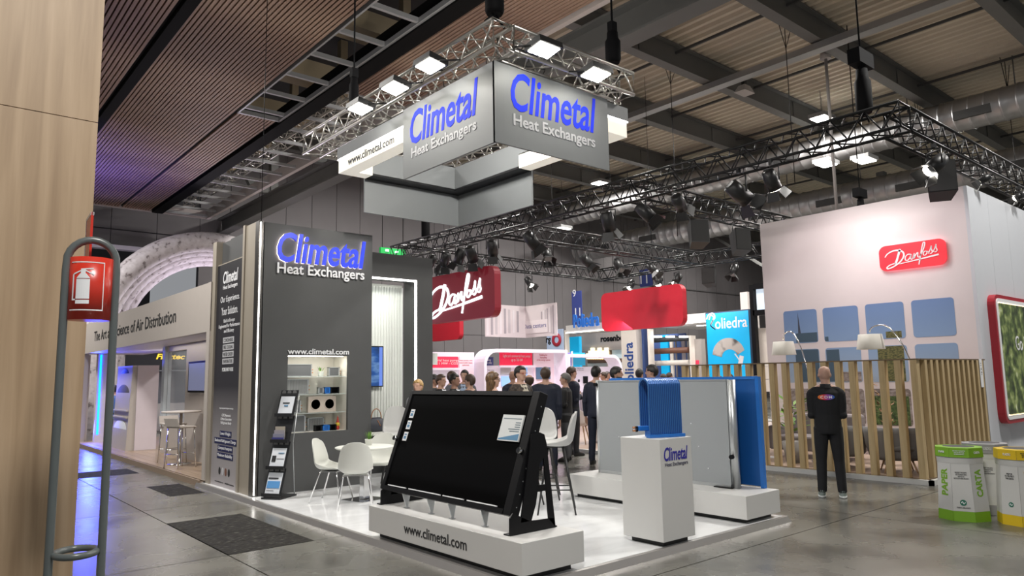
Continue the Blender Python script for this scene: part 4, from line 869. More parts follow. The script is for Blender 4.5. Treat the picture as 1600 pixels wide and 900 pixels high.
# ---- slatted wooden fence with platform
pine=ramp_mat('fence_pine',[(.3,(.4,.29,.14)),(.55,(.5,.375,.2)),(.8,(.58,.45,.26))],rough=.6,scale=2.2,stretch=(8,8,.6),detail=7)
sp=struct('floor_stand',MB().box(11.72,24,4.36,20,.002,.05),M('stand_deck',(.36,.29,.27),.45),'raised deck of the stand behind the fence'); 
deckp=ramp_mat('deck_plank_wood',[(.3,(.3,.21,.16)),(.7,(.43,.33,.26))],rough=.4,scale=2,stretch=(.6,8,1))
for k in range(26): obj('plank',MB().box(11.75,20.9,4.42+.6*k,4.42+.6*k+.594,.05,.058),deckp,sp)
obj('edge_trim',MB().box(11.66,11.72,4.3,20,0,.075).box(11.66,24,4.3,4.36,0,.075),M('edge_white',(.6,.6,.58),.4),sp)
fe=thing('slat_fence','open fence of upright pine slats facing the aisle','fence',(11.75,4.4,.075))
sl=MB().box(0,.11,0,.095,0,1.77).mesh('slat'); k=0
for k in range(19):
    o=obj('slat',sl,pine,fe); o.location=(0,.02+.235*k,0)
obj('top_rail',MB().box(0,.11,0,4.4,1.77,1.79),M('rail_dark',(.16,.11,.06),.6),fe); obj('bottom_rail',MB().box(0,.11,0,4.4,-.012,.0),M('rail_dark'),fe)
fe2=thing('slat_fence','closely slatted pine fence return running to the white wall','fence',(11.88,4.4,.075))
sl2=MB().box(0,.095,0,.11,0,1.77).mesh('slat')
for k in range(12):
    o=obj('slat',sl2,pine,fe2); o.location=(.13+.228*k,0,0)
obj('top_rail',MB().box(0,2.85,0,.11,1.77,1.79),M('rail_dark'),fe2); obj('bottom_rail',MB().box(0,2.85,0,.11,-.012,0),M('rail_dark'),fe2)
dm=M('fence_backing',(.2,.135,.07),.7); obj('backing_board',MB().box(0,2.85,.115,.13,0,1.77),dm,fe2)
sg=obj('number_sign',MB().box(2.53,2.66,-.006,0,1.3,1.79),whp,fe2); text('10 K 11',M('print_black'),sg,(2.62,-.006,1.52),Z_,-X_,.2,.05,.002)
# ---- lounge behind the fence
def arc_lamp(label,foot,shade,rz=0):
    f=Vector(foot); s=Vector(shade); t=thing('arc_lamp',label,'floor lamp',foot); L=s-f; pts=[]
    for k in range(15):
        u=k/14; a=PI*.5*u*1.25; pts.append(Vector((L.x*(1-math.cos(min(PI,PI*u)))/2,L.y*(1-math.cos(min(PI,PI*u)))/2,(2.42)*math.sin(PI*.5*min(1,u*1.5)) if u<.67 else 2.42-(2.42-L.z-.3)*((u-.67)/.33)**2)))
    obj('arc_pole',MB().tube(pts,.012,8),chrome,t); obj('base',MB().lathe([(0,0),(.17,0),(.17,.03),(0,.035)],(0,0,0),20),chrome,t)
    obj('lamp_shade',MB().lathe([(.23,-.0),(.19,.26),(.186,.26),(.226,0)],(L.x,L.y,L.z),28,caps=False),M('shade_linen',(.5,.48,.43),.7),t); obj('bulb',MB().ball((L.x,L.y,L.z+.12),.05),M('bulb_warm',(1,.85,.6),.4,emit=3,ecol=(1,.8,.5)),t)
arc_lamp('arc floor lamp with linen drum shade reaching over the grey tub chairs',(12.95,4.72,.058),(12.9,5.57,2.065)); arc_lamp('arc floor lamp with linen shade at the open end of the lounge',(12.9,6.6,.058),(13.2,7.37,2.03))
felt=M('felt_grey',(.16,.16,.165),.9,var=.15); felt2=M('felt_mauve',(.26,.235,.24),.9,var=.1); oakl=M('oak_leg',(.45,.3,.17),.5)
def tub(label,loc,rz,mat,w=.36):
    t=thing('tub_chair',label,'armchair',loc,rz); b=MB(); n=18
    rings=[]
    for (z,r,o_) in ((.2,.28,0),(.26,.33,0),(.45,.37,0),(.62,.385,.02),(.72,.385,.03)):
        rings.append((z,r))
    out=[];inn=[]
    for (z,r) in rings:
        out.append([(r*w/.36*math.cos(t_),r*math.sin(t_),z+(0 if z<.6 else -.14*max(0,math.sin(t_)))) for t_ in [2*PI*k/n for k in range(n)]])
    for (z,r) in rings[::-1][:3]: inn.append([((r-.05)*w/.36*math.cos(t_),(r-.05)*math.sin(t_),z+(0 if z<.6 else -.14*max(0,math.sin(t_)))) for t_ in [2*PI*k/n for k in range(n)]])
    b.loft(out+inn); obj('tub_shell',b,mat,t); obj('seat_cushion',MB().lathe([(0,.36),(.29*w/.36,.36),(.3*w/.36,.42),(.27*w/.36,.455),(0,.46)],(0,0,0),20),mat,t)
    for sx in (-1,1):
        for sy in (-1,1): obj('leg',MB().tube([(sx*.17,sy*.16,.22),(sx*.24,sy*.23,0)],[.018,.011],8),oakl,t)
    return t
a=tub('grey felt tub armchair close to the fence corner',(12.5,5.1,.058),math.radians(-60),felt,.46); dup(a,(12.55,6.05,.058),math.radians(-110),'grey felt tub armchair behind the standing man'); tub('dark tub chair behind the fence slats near the blue panel',(12.6,8.2,.058),math.radians(-90),felt)
sofa=thing('sofa','mauve grey sofa against the middle of the lounge','sofa',(13.6,7.0,.058)); obj('seat',MB().box(-.4,.3,-.75,.75,.14,.42),felt2,sofa,.04); obj('backrest',MB().box(.2,.42,-.75,.75,.3,.82),felt2,sofa,.05); obj('armrest',MB().box(-.4,.35,.66,.82,.14,.6),felt2,sofa,.04); obj('armrest',MB().box(-.4,.35,-.82,-.66,.14,.6),felt2,sofa,.04)
for sx in (-.3,.3):
    for sy in (-.65,.65): obj('leg',MB().tube([(sx,sy,.15),(sx,sy,0)],.02,8),oakl,sofa)
def bush(label,loc,r,hh,n=46,potc=None,mt=None):
    p=thing('potted_bush',label,'plant',loc); obj('pot',MB().lathe([(r*.35,0),(r*.5,hh*.3),(r*.42,hh*.3),(0,hh*.26)],(0,0,0),18),potc or M('pot_grey',(.3,.29,.28),.6),p); obj('stem',MB().tube([(0,0,hh*.25),(0,0,hh*.7)],.02,6),oakl,p)
    for k in range(n):
        a=random.uniform(0,2*PI); e=random.uniform(-.2,1); q=Vector((math.cos(a)*r*random.uniform(.1,.7),math.sin(a)*r*random.uniform(.1,.7),hh*.45+hh*.45*random.random())); d=Vector((math.cos(a),math.sin(a),e)).normalized(); s_=d.cross(Z_).normalized()*r*.11; L=r*.42
        obj('leaf',MB().add([q,q+d*L*.5+s_,q+d*L,q+d*L*.5-s_],[(0,1,2,3)]),mt or leafm,p)
bush('leafy green potted bush behind the standing man in the lounge',(12.62,6.97,.058),.4,1.25); 
dry=M('dry_brown',(.2,.11,.05),.8); bush('dry brown potted plant between the fence slats beside the man',(13.35,5.6,.058),.25,1.55,40,None,dry)
lt_=thing('low_table','white round low table in the lounge','table',(12.95,7.75,.058)); obj('table_top',MB().lathe([(0,.7),(.3,.7),(.3,.72),(0,.72)],(0,0,0),24),whp,lt_); obj('column',MB().lathe([(.03,0),(.03,.7)],(0,0,0),10),whp,lt_); obj('base',MB().lathe([(0,0),(.2,0),(.2,.015),(0,.02)],(0,0,0),20),whp,lt_)
for i,(y,c) in enumerate(((7.1,(1,.82,.86)),(5.3,(1,.82,.86)))): spot_light('wall_wash',(12.0,y,5.3),(WX,y-.2,3.2),85,75,c)
area_light('lounge_light',(13.3,6.2,5.3),(13.3,6.2,0),60,1.0,(1,.93,.9))

# ---- rigging hanging under the roof
for (px_,y0,y1,zr,lab) in ((1290,90,300,11.2,'slim white pole dropping from a roof beam behind the long truss'),):
    q=atZ(px_,y0,zr); tag(obj('rigging_pole',MB().tube([(q.x,q.y,zr+.75),(q.x,q.y,6.4)],.045,10).lathe([(.16,zr-.05),(.16,zr+.2)],(q.x,q.y,0),12),M('pole_pale',(.3,.28,.27),.5)),lab,'pole')
for i,(px_,py_,zr,zl_) in enumerate(((1225,30,11.9,7.0),(1046,90,11.9,6.0),(1570,100,11.9,5.9),(1432,150,11.9,8.5))):
    q=atZ(px_,py_,zr); tag(obj('rigging_wire',MB().tube([(q.x,q.y,12.0),(q.x,q.y,zl_)],.012,5).tube([(q.x-.5,q.y,12.0),(q.x,q.y,11.0),(q.x+.5,q.y,12.0)],.012,5),blk),'thin dark rigging wire hanging from the corrugated roof deck','wire','rigging wires under the roof')
q=atZ(1163,140,10.9); t=thing('roof_flood','small white flood lamp fixed below a roof beam','flood light',q); obj('bracket',MB().box(-.06,.06,-.06,.06,.1,.35),lank,t); obj('lamp_body',MB().hexa([(-.3,-.2,-.12),(.3,-.2,-.12),(.3,.2,-.12),(-.3,.2,-.12),(-.16,-.12,.12),(.16,-.12,.12),(.16,.12,.12),(-.16,.12,.12)]),M('lamp_pale',(.4,.38,.36),.5),t)
truss('box_truss','silver lattice truss lying above the long open grid bay',(7.9,14.2,8.5),(7.9,28.2,8.5),.35,.6,M('truss_silver'),.024,.012)
# ================================================================ LEFT STAND (air distribution), arches and stands beyond
lw=M('ls_white',(.5,.45,.41),.5,var=.03); lw2=M('ls_lilac_white',(.62,.57,.6),.45,var=.03); woodf=ramp_mat('ls_floor_wood',[(.3,(.27,.19,.13)),(.7,(.38,.28,.2))],rough=.3,scale=1.5,stretch=(6,.5,1))
lf=struct('floor_left_stand',MB().box(3.88,8,12.5,23.6,.002,.085),M('ls_core',(.3,.25,.2),.6),'raised wooden floor of the left stand')
for k in range(20): obj('plank',MB().box(3.86+.2*k,3.86+.2*k+.196,12.5,23.6,.085,.1),woodf,lf)
obj('edge_trim',MB().box(3.83,3.88,12.5,23.6,0,.1),M('ls_edge',(.3,.22,.16),.5),lf)
ls=thing('stand_fascia','cream stand fascia lettered The Art and Science of Air Distribution over the left stand','fascia',(3.9,12.4,0))
obj('fascia_board',MB().box(0,.12,0,11.2,2.53,3.36),lw,ls); obj('soffit_board',MB().box(.12,1.6,.0,11.2,2.53,2.6),lw2,ls); obj('end_post',MB().box(-.01,.14,0,.16,.1,3.36),lw,ls)
text('The Art and Science of Air Distribution',M('ls_letter',(.03,.03,.03),.5),ls,(0,9.5,2.82),-Y_,Z_,7.5,.26,.008)
obj('end_post',MB().box(0,.14,10.9,11.2,.1,2.53),lw,ls)
sw=thing('stand_wall','cream inner wall of the left stand with a framed window opening','stand wall',(4.7,12.6,.1))
obj('wall_panel',MB().box(0,.1,0,3.85,0,2.42),lw,sw); obj('wall_panel',MB().box(0,.1,3.85,5.6,0,.68).box(0,.1,3.85,5.6,2.3,2.42),lw,sw)
obj('window_frame',MB().box(-.03,.12,5.4,5.62,.6,2.42),M('frame_pale',(.55,.6,.64),.4),sw); obj('window_glass',MB().box(.04,.05,3.87,5.4,.68,2.3),M('pane_glass',(.7,.75,.8),.04,alpha=.25,spec=.8),sw)
t2=thing('wall_television','flat television on the cream inner wall of the left stand','television',(4.66,15.0,1.48)); obj('case',MB().box(0,.05,0,1.15,0,.64),M('tv_black'),t2); obj('screen',MB().box(-.004,0,.05,1.1,.04,.6),M('tv_grey_blue',(.12,.13,.22),.3,emit=.35,ecol=(.3,.32,.5)),t2)
def bar_stool2(label,loc,rz):
    t=thing('wire_stool',label,'stool',loc,rz); obj('seat',MB().hexa([(-.2,-.18,.74),(.2,-.18,.74),(.2,.18,.74),(-.2,.18,.74),(-.2,-.18,.79),(.2,-.18,.79),(.2,.18,.77),(-.2,.18,.77)]),M('stool_seat',(.55,.5,.46),.5),t,.015); obj('low_back',MB().hexa([(-.2,-.2,.77),(.2,-.2,.77),(.2,-.17,.77),(-.2,-.17,.77),(-.19,-.24,.92),(.19,-.24,.92),(.19,-.22,.92),(-.19,-.22,.92)]),M('stool_seat'),t)
    for sx in (-1,1):
        for sy in (-1,1): obj('leg',MB().tube([(sx*.17,sy*.15,.75),(sx*.2,sy*.19,0)],.011,8),chrome,t)
    for sy in (-1,1): obj('foot_rail',MB().tube([(-.19,sy*.17,.26),(.19,sy*.17,.26)],.008,6),chrome,t)
    return t
ws=bar_stool2('chrome framed bar stool facing the high table on the left stand',(4.13,14.6,.1),math.radians(-70)); dup(ws,(4.3,15.75,.1),math.radians(190),'chrome framed bar stool on the far side of the high table on the left stand')
ht=thing('high_table','high table with thin cream top against the left stand wall','table',(4.3,15.25,.1)); obj('table_top',MB().lathe([(0,1.0),(.36,1.0),(.37,1.015),(.36,1.03),(0,1.03)],(0,0,0),30),lw,ht); obj('column',MB().lathe([(.03,.02),(.03,1.0)],(0,0,0),12),chrome,ht); obj('base_plate',MB().lathe([(0,0),(.22,0),(.22,.015),(0,.02)],(0,0,0),24),chrome,ht)
cb=thing('display_cabinet','white display cabinet with round openings in its slanted side','cabinet',(4.28,19.2,.1)); pkw=M('cab_pinkwhite',(.68,.6,.64),.4); CD=1.6
obj('front_panel',MB().box(.1,.58,0,.04,0,2.02),pkw,cb); obj('top_panel',MB().box(.0,.58,.04,CD,1.98,2.02),pkw,cb); obj('back_panel',MB().box(.1,.58,CD-.04,CD,0,1.98),pkw,cb); obj('side_panel',MB().hexa([(-.08,.04,0),(.1,.04,0),(.1,CD-.04,0),(-.08,CD-.04,0),(.0,.04,1.98),(.1,.04,1.98),(.1,CD-.04,1.98),(.0,CD-.04,1.98)]),lw,cb)
for z,mt,r in ((1.78,blk,.17),(1.3,M('hole_grey',(.1,.09,.1),.6),.25),(.42,whp,.27)): obj('round_opening',MB().lathe([(0,-.012),(r,-.012),(r+.02,0)],(-.065+.04*z,CD/2,z),26,'x',2.6,1),mt,cb)
for z in (.76,.92): obj('shelf',MB().box(-.1,.1,.06,CD-.06,z,z+.03),lw,cb)
# blue light column, dark board at the far end
bl=thing('blue_light_column','white pillar with a glowing blue vertical light line','light column',(4.2,22.9,.1)); obj('pillar',MB().box(0,.35,0,.2,0,2.42),lw2,bl); obj('light_line',MB().box(.05,.1,-.012,-.002,.2,2.4),M('led_blue',(.05,.3,1),.4,emit=16,ecol=(0,.045,1)),bl)
area_light('blue_glow',(4.1,22.75,1.4),(3.2,18,.2),60,.3,(.05,.08,1),2.2)
area_light('blue_uplight',(3.5,24.2,3.6),(3.0,24.0,8),110,.6,(.16,.14,1),None,math.radians(100))
bdp=thing('info_board','black hexagonal information board on a pale pillar at the aisle','board',(3.95,23.64,.1)); obj('pillar',MB().box(0,.2,0,.9,0,2.42),lw,bdp); obj('board',MB().prism([(-.4,.3),(.3,.2),(.42,.5),(.42,1.9),(.2,2.2),(-.4,1.9)],((-.002,.45,0),-Y_,Z_),.03),M('board_black',(.015,.02,.025),.4),bdp)
for k in range(6): obj('print_line',MB().box(-.035,-.032,.25,.65-.05*(k%3),.5+.25*k,.53+.25*k),letg,bdp)
# dark stand further back with yellow name
p=atY(160,576,28); q=atY(300,556,28)
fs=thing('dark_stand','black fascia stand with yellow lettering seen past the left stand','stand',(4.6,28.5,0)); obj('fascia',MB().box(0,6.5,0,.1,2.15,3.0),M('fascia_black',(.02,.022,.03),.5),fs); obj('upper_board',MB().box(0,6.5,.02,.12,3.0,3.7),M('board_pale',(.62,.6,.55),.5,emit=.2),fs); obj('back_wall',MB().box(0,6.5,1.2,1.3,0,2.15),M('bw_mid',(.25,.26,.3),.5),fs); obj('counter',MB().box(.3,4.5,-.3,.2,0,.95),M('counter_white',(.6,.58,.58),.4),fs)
a=atY(247,567,28); text('Flextec',M('letter_yellow',(.95,.65,.03),.5,emit=.8,ecol=(1,.7,.05)),fs,(a.x-4.55,0,2.55),X_,Z_,1.0,.2,.01,shear=.25,bold=.03); text('ss',letw,fs,(.62,0,2.5),X_,Z_,.35,.2,.01); text('erG',M('print_grey'),fs,(1.4,.02,3.2),X_,Z_,.7,.25,.01); obj('green_square',MB().box(2.3,2.7,.0,.02,3.1,3.45),M('print_green',(.1,.4,.15),.5),fs)
# white ribbed arches
arcm=ramp_mat('arch_speckle',[(.32,(.2,.17,.17)),(.42,(.55,.51,.52)),(.7,(.68,.64,.66))],rough=.7,scale=7,detail=8,bump=.3)
K=1.42
for i,(Y,R,rr) in enumerate(((17.9,2.42,.245),(18.41,2.36,.24),(18.91,2.28,.235),(19.4,2.18,.23))):
    cx=(6.0+(Y-19)*.32)*K; cz=1.68+(2.6+(Y-19)*.08-1.68)*K; Rk=R*K
    arcp=[(cx+Rk*1.02,Y*K,0),(cx+Rk*1.02,Y*K,cz*.5)]+[(cx+Rk*1.02*math.cos(a),Y*K,cz+Rk*1.06*math.sin(a)) for a in [PI*k/28 for k in range(29)]]+[(cx-Rk*1.02,Y*K,cz*.5),(cx-Rk*1.02,Y*K,0)]
    tag(obj('fabric_arch',MB().tube(arcp,rr*K,14),arcm),'thick speckled white arch rising behind the left stand','arch','row of speckled white arches')
area_light('arch_light',(8.6,27.6,3.6),(8.2,25,6),90,1.2,(.95,.85,1))
area_light('left_stand_light',(4.35,15.5,2.5),(4.35,15.5,0),12,.6,(1,.93,.86),4.0); area_light('left_stand_light',(5.2,20.5,2.5),(4.6,20,0),30,1.2,(1,.92,.95),2.5)
# ================================================================ BACKGROUND: info walls, hanging banner, stands beyond
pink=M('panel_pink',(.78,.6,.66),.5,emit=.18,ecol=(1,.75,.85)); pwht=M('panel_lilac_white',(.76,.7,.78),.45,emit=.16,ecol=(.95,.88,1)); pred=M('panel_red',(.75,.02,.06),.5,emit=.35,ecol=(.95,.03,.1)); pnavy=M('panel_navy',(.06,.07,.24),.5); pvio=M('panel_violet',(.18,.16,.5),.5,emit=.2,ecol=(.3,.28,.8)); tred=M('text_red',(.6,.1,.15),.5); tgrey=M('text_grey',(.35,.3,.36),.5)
YB=17.6
def px(x,y,Y=YB): return atY(x,y,Y)
def rect(parent,name,x0,x1,y0,y1,Y,th,mat):
    a=px(x0,y0,Y);b_=px(x1,y1,Y); L=Vector(parent.location); return obj(name,MB().box(a.x-L.x,b_.x-L.x,Y-L.y-th,Y-L.y,b_.z-L.z,a.z-L.z),mat,parent)
def info_wall(label,x0,x1,z1,rl,rr_):
    """white frame with rounded upper corners; x in metres"""
    t=thing('info_wall',label,'info wall',(x0,YB,.058)); w=x1-x0; h=z1-.058; b=MB(); R=.5
    def outline(ins):
        pts=[(ins,0)]
        r=max(.05,R-ins)
        if rl: pts+=[(ins+r-r*math.cos(a),h-ins-r+r*math.sin(a)) for a in [PI/2*k/8 for k in range(9)]]
        else: pts+=[(ins,h-ins)]*9
        if rr_: pts+=[(w-ins-r+r*math.sin(a),h-ins-r+r*math.cos(a)) for a in [PI/2*k/8 for k in range(9)]]
        else: pts+=[(w-ins,h-ins)]*9
        pts+=[(w-ins,0)]; return pts
    o_=outline(0); i_=outline(.1); n=len(o_); k=len(b.v)
    for y in (-.45,.12):
        b.v+=[(p[0],y,p[1]) for p in o_]; b.v+=[(p[0],y,p[1]) for p in i_]
    for i in range(n-1):
        A,B,C,D=i,i+1,n+i+1,n+i
        b.face((A,B,C,D)); b.face((2*n+B,2*n+A,2*n+D,2*n+C)); b.face((A,2*n+A,2*n+B,B)); b.face((D,C,2*n+C,2*n+D))
    obj('arch_frame',b,pwht,t); return t
A=px(742,546); B_=px(872,546); C_=px(957,556)
w1=info_wall('white arched info wall with a bright red heading panel',A.x,B_.x,2.56,True,False)
obj('back_panel',MB().box(.1,B_.x-A.x-.1,.05,.1,0,2.0),pwht,w1)
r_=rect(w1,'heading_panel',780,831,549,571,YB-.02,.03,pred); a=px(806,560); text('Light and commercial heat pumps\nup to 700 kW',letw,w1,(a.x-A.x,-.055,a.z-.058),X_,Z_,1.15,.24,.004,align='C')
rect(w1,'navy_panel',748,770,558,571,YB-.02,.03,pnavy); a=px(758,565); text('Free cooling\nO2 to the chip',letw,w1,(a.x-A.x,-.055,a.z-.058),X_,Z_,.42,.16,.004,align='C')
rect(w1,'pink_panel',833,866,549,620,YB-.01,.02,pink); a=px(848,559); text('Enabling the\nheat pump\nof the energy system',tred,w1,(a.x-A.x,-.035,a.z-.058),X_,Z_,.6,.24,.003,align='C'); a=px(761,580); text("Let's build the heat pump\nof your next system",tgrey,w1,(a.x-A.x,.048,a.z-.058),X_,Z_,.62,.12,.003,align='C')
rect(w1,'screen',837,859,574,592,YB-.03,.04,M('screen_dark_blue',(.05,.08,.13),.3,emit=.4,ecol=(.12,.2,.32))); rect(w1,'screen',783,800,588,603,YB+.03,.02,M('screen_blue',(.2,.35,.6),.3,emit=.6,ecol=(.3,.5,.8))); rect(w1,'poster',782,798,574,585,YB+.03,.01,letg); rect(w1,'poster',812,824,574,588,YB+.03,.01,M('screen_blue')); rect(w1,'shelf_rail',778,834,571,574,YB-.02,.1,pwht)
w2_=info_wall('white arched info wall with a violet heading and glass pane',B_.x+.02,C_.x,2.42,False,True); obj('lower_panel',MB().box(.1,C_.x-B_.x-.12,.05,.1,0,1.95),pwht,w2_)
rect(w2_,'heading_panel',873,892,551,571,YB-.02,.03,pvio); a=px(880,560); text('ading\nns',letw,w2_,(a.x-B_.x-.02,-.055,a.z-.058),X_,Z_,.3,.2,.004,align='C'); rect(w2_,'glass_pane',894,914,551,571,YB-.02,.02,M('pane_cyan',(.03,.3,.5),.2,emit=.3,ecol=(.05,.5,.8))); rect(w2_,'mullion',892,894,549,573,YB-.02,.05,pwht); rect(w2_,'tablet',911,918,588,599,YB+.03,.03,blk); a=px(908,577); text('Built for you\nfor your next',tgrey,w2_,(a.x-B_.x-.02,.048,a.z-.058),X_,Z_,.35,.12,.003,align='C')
for (x,y) in ((903,593),(915,606)): rect(w2_,'wall_knob',x,x+2,y,y+4,YB+.03,.03,blk)
rect(w2_,'grey_base',906,955,613,640,YB-.02,.04,M('base_grey',(.3,.27,.3),.6))
D_=px(676,553)
w3=thing('info_wall','white info wall with a red heading beside the portal wall','info wall',(10.95,YB,.058)); obj('back_panel',MB().box(0,A.x-10.97,.02,.1,0,2.4),pwht,w3)
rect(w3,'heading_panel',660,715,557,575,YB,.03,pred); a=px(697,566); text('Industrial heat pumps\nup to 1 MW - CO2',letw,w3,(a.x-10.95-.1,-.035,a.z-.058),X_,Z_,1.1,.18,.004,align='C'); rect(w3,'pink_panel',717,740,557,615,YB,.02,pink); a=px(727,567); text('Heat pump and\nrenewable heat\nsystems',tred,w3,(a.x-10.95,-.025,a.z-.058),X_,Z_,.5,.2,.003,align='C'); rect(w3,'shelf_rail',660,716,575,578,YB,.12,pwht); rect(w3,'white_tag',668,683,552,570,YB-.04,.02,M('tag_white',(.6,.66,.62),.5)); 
area_light('info_light',(14.5,16.3,3.6),(15,17.6,1.6),55,2.5,(1,.86,.93),.5); area_light('info_light',(18.2,16.3,3.4),(18.2,17.6,1.4),35,2.0,(.98,.88,1),.5)
# hanging corner banner with a printed server aisle
hbn=thing('hanging_banner','pale hanging corner banner printed with a server aisle and the words Data centers','banner',(0,0,0))
c0=atX(820,479,17.4); zt_,zb2=c0.z,atX(820,528,17.4).z; yl=atX(869,465,17.4).y; xl=atY(757,478,c0.y).x
serv=ramp_mat('print_servers',[(.35,(.3,.26,.27)),(.55,(.55,.5,.51)),(.8,(.68,.63,.64))],rough=.6,kind='wave',scale=3,stretch=(1,1,.6),dist=3,spec=.2); 
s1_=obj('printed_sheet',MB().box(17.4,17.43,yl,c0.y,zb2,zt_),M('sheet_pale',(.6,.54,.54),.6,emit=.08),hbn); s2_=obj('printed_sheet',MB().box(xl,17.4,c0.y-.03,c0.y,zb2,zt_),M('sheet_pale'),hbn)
rk_=M('print_rack_light',(.7,.66,.67),.6); rkd=M('print_rack_dark',(.36,.33,.35),.6); rkm=[rk_,rkd,M('print_rack_mid',(.5,.46,.47),.6)]
for k in range(8): obj('print_stripe',MB().box(17.394,17.399,yl+.04+.1*k,yl+.1+.1*k,zb2+.04+.03*k,zt_-.05-.03*k),rkm[k%3],s1_)
for k in range(8): obj('print_stripe',MB().box(xl+.05+.2*k,xl+.15+.2*k,c0.y-.034,c0.y-.031,zb2+.05+.02*k,zt_-.05-.02*k),rkm[k%3],s2_)
cap=obj('caption_plate',MB().box(17.385,17.395,atX(856,515,17.4).y,atX(817,515,17.4).y,atX(830,521,17.4).z,atX(830,501,17.4).z),M('caption_pale',(.66,.6,.6),.6,emit=.1),s1_); text('Data centers',pnavy,s1_,(17.384,atX(819,512,17.4).y,atX(830,513,17.4).z),-Y_,Z_,atX(819,512,17.4).y-atX(854,512,17.4).y,.16,.003)
for (x,y) in ((17.41,yl+.1),(17.41,c0.y-.02),(xl+.1,c0.y-.015)): obj('hanging_wire',MB().tube([(x,y,zt_),(x,y,12.05)],.01,5),blk,hbn)
# fire exit signs, hall number banners
ex=thing('exit_sign','green illuminated exit sign with white running figure hanging above the portal','exit sign',(0,0,0)); a=atY(595,386,24);b_=atY(634,397,24); grn=M('exit_green',(.01,.3,.06),.4,emit=.3,ecol=(.02,.6,.12))
obj('panel',MB().box(a.x,b_.x,24,24.12,b_.z-.1,a.z),grn,ex); obj('arrow_print',MB().box(a.x+.2,a.x+.34,23.985,23.998,b_.z+.02,a.z-.06),whg,ex); obj('figure_print',MB().box(a.x+.62,a.x+.68,23.985,23.998,b_.z,a.z-.1).box(a.x+.68,a.x+.76,23.985,23.998,b_.z+.02,b_.z+.08),whg,ex); obj('hanging_rod',MB().tube([(a.x+.1,24.06,a.z),(a.x+.1,24.06,11.99)],.012,5),blk,ex); obj('hanging_rod',MB().tube([(b_.x-.1,24.06,a.z),(b_.x-.1,24.06,11.99)],.012,5),blk,ex)
nb_=M('banner_blue',(.04,.06,.25),.6)
def hall_banner(label,x0,x1,y0,y1,X,lines,top=12.05):
    t=thing('hall_number_banner',label,'banner',(0,0,0)); a=atX(x0,y0,X); b_=atX(x1,y1,X); obj('sheet',MB().box(X,X+.03,b_.y,a.y,b_.z,a.z),nb_,t); obj('hanging_wire',MB().tube([(X+.015,(a.y+b_.y)/2,a.z),(X+.015,(a.y+b_.y)/2,top)],.012,5),blk,t)
    for (s,xx,yy,hh) in lines: p=atX(xx,yy,X); text(s,letw,t,(X,p.y,p.z),-Y_,Z_,None,hh,.01)
hall_banner('tall blue hall banner showing the numbers 9 and 11 left of the plain red panel',893,910,456,515,27.2,[('9',895,464,.38),('11',899,494,.42)],9.79); hall_banner('short blue hall banner showing the number 11 above the plain red panel',999,1020,422,446,34,[('11',1001,444,.6)])
# ---- blue-lettered stand beyond
PX=24.0
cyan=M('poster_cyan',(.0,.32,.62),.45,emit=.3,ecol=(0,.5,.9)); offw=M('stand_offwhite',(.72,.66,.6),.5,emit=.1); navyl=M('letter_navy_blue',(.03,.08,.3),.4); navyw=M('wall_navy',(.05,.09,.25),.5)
ps=thing('poster_sign','tall cyan poster sign with white lettering and a bent steel duct picture','sign',(0,0,0)); a=atX(1102,489,PX); b_=atX(1179,640,PX)
obj('frame',MB().box(PX,PX+.12,b_.y,a.y,.3,a.z),M('frame_navy',(.02,.05,.1),.4),ps); po_=obj('poster',MB().box(PX-.012,PX-.002,b_.y+.03,a.y-.03,.35,a.z-.05),cyan,ps); obj('foot',MB().box(PX-.1,PX+.25,b_.y,a.y,0,.3),M('frame_navy'),ps)
u0=a.y-.05; wS=a.y-b_.y-.1; t0=atX(1107,516,PX).z
b=MB(); O=(PX-.012,u0,t0)
for dq in (0,.14): stroke(b,[(.0+dq,.5-dq*.2),(.15+dq*.6,.72-dq*.3),(.38,.74-dq),(.46-dq*.5,.55),(.3,.38-dq*.2),(.22,.2),(.45,.02)],.055,O,-Y_,Z_,.01,.85,.85)
obj('letter_mark',b,letw,po_); text('oliedra',letw,po_,(PX-.012,u0-.38,t0+.02),-Y_,Z_,wS-.42,.42,.01,bold=.01)
duct=ramp_mat('print_steel',[(.3,(.05,.048,.045)),(.5,(.16,.15,.14)),(.75,(.5,.48,.45))],rough=.4,kind='wave',scale=2,dist=2,stretch=(1,1,1)); wq=wS/2.0
arc=[(math.cos(t)*.78+1.0,math.sin(t)*.72+.55) for t in [PI*.98-PI*.9*k/14 for k in range(15)]]; arc2=[(math.cos(t)*.38+1.05,math.sin(t)*.34+.45) for t in [PI*.98-PI*.9*k/14 for k in range(15)]][::-1]
base=atX(1110,562,PX).z-.35
obj('picture',MB().prism([(x*wq,z*wq) for x,z in arc+arc2],((PX-.013,u0,base),-Y_,Z_),.006),duct,po_); b=MB(); stroke(b,[(1.62,.5),(1.5,.1),(1.3,-.25)],.2,(PX-.013,u0,base),-Y_,Z_,.004,wq,wq); stroke(b,[(1.3,.6),(1.55,.2),(1.4,-.25)],.05,(PX-.02,u0,base),-Y_,Z_,.004,wq,wq); obj('white_band',b,letw,po_)
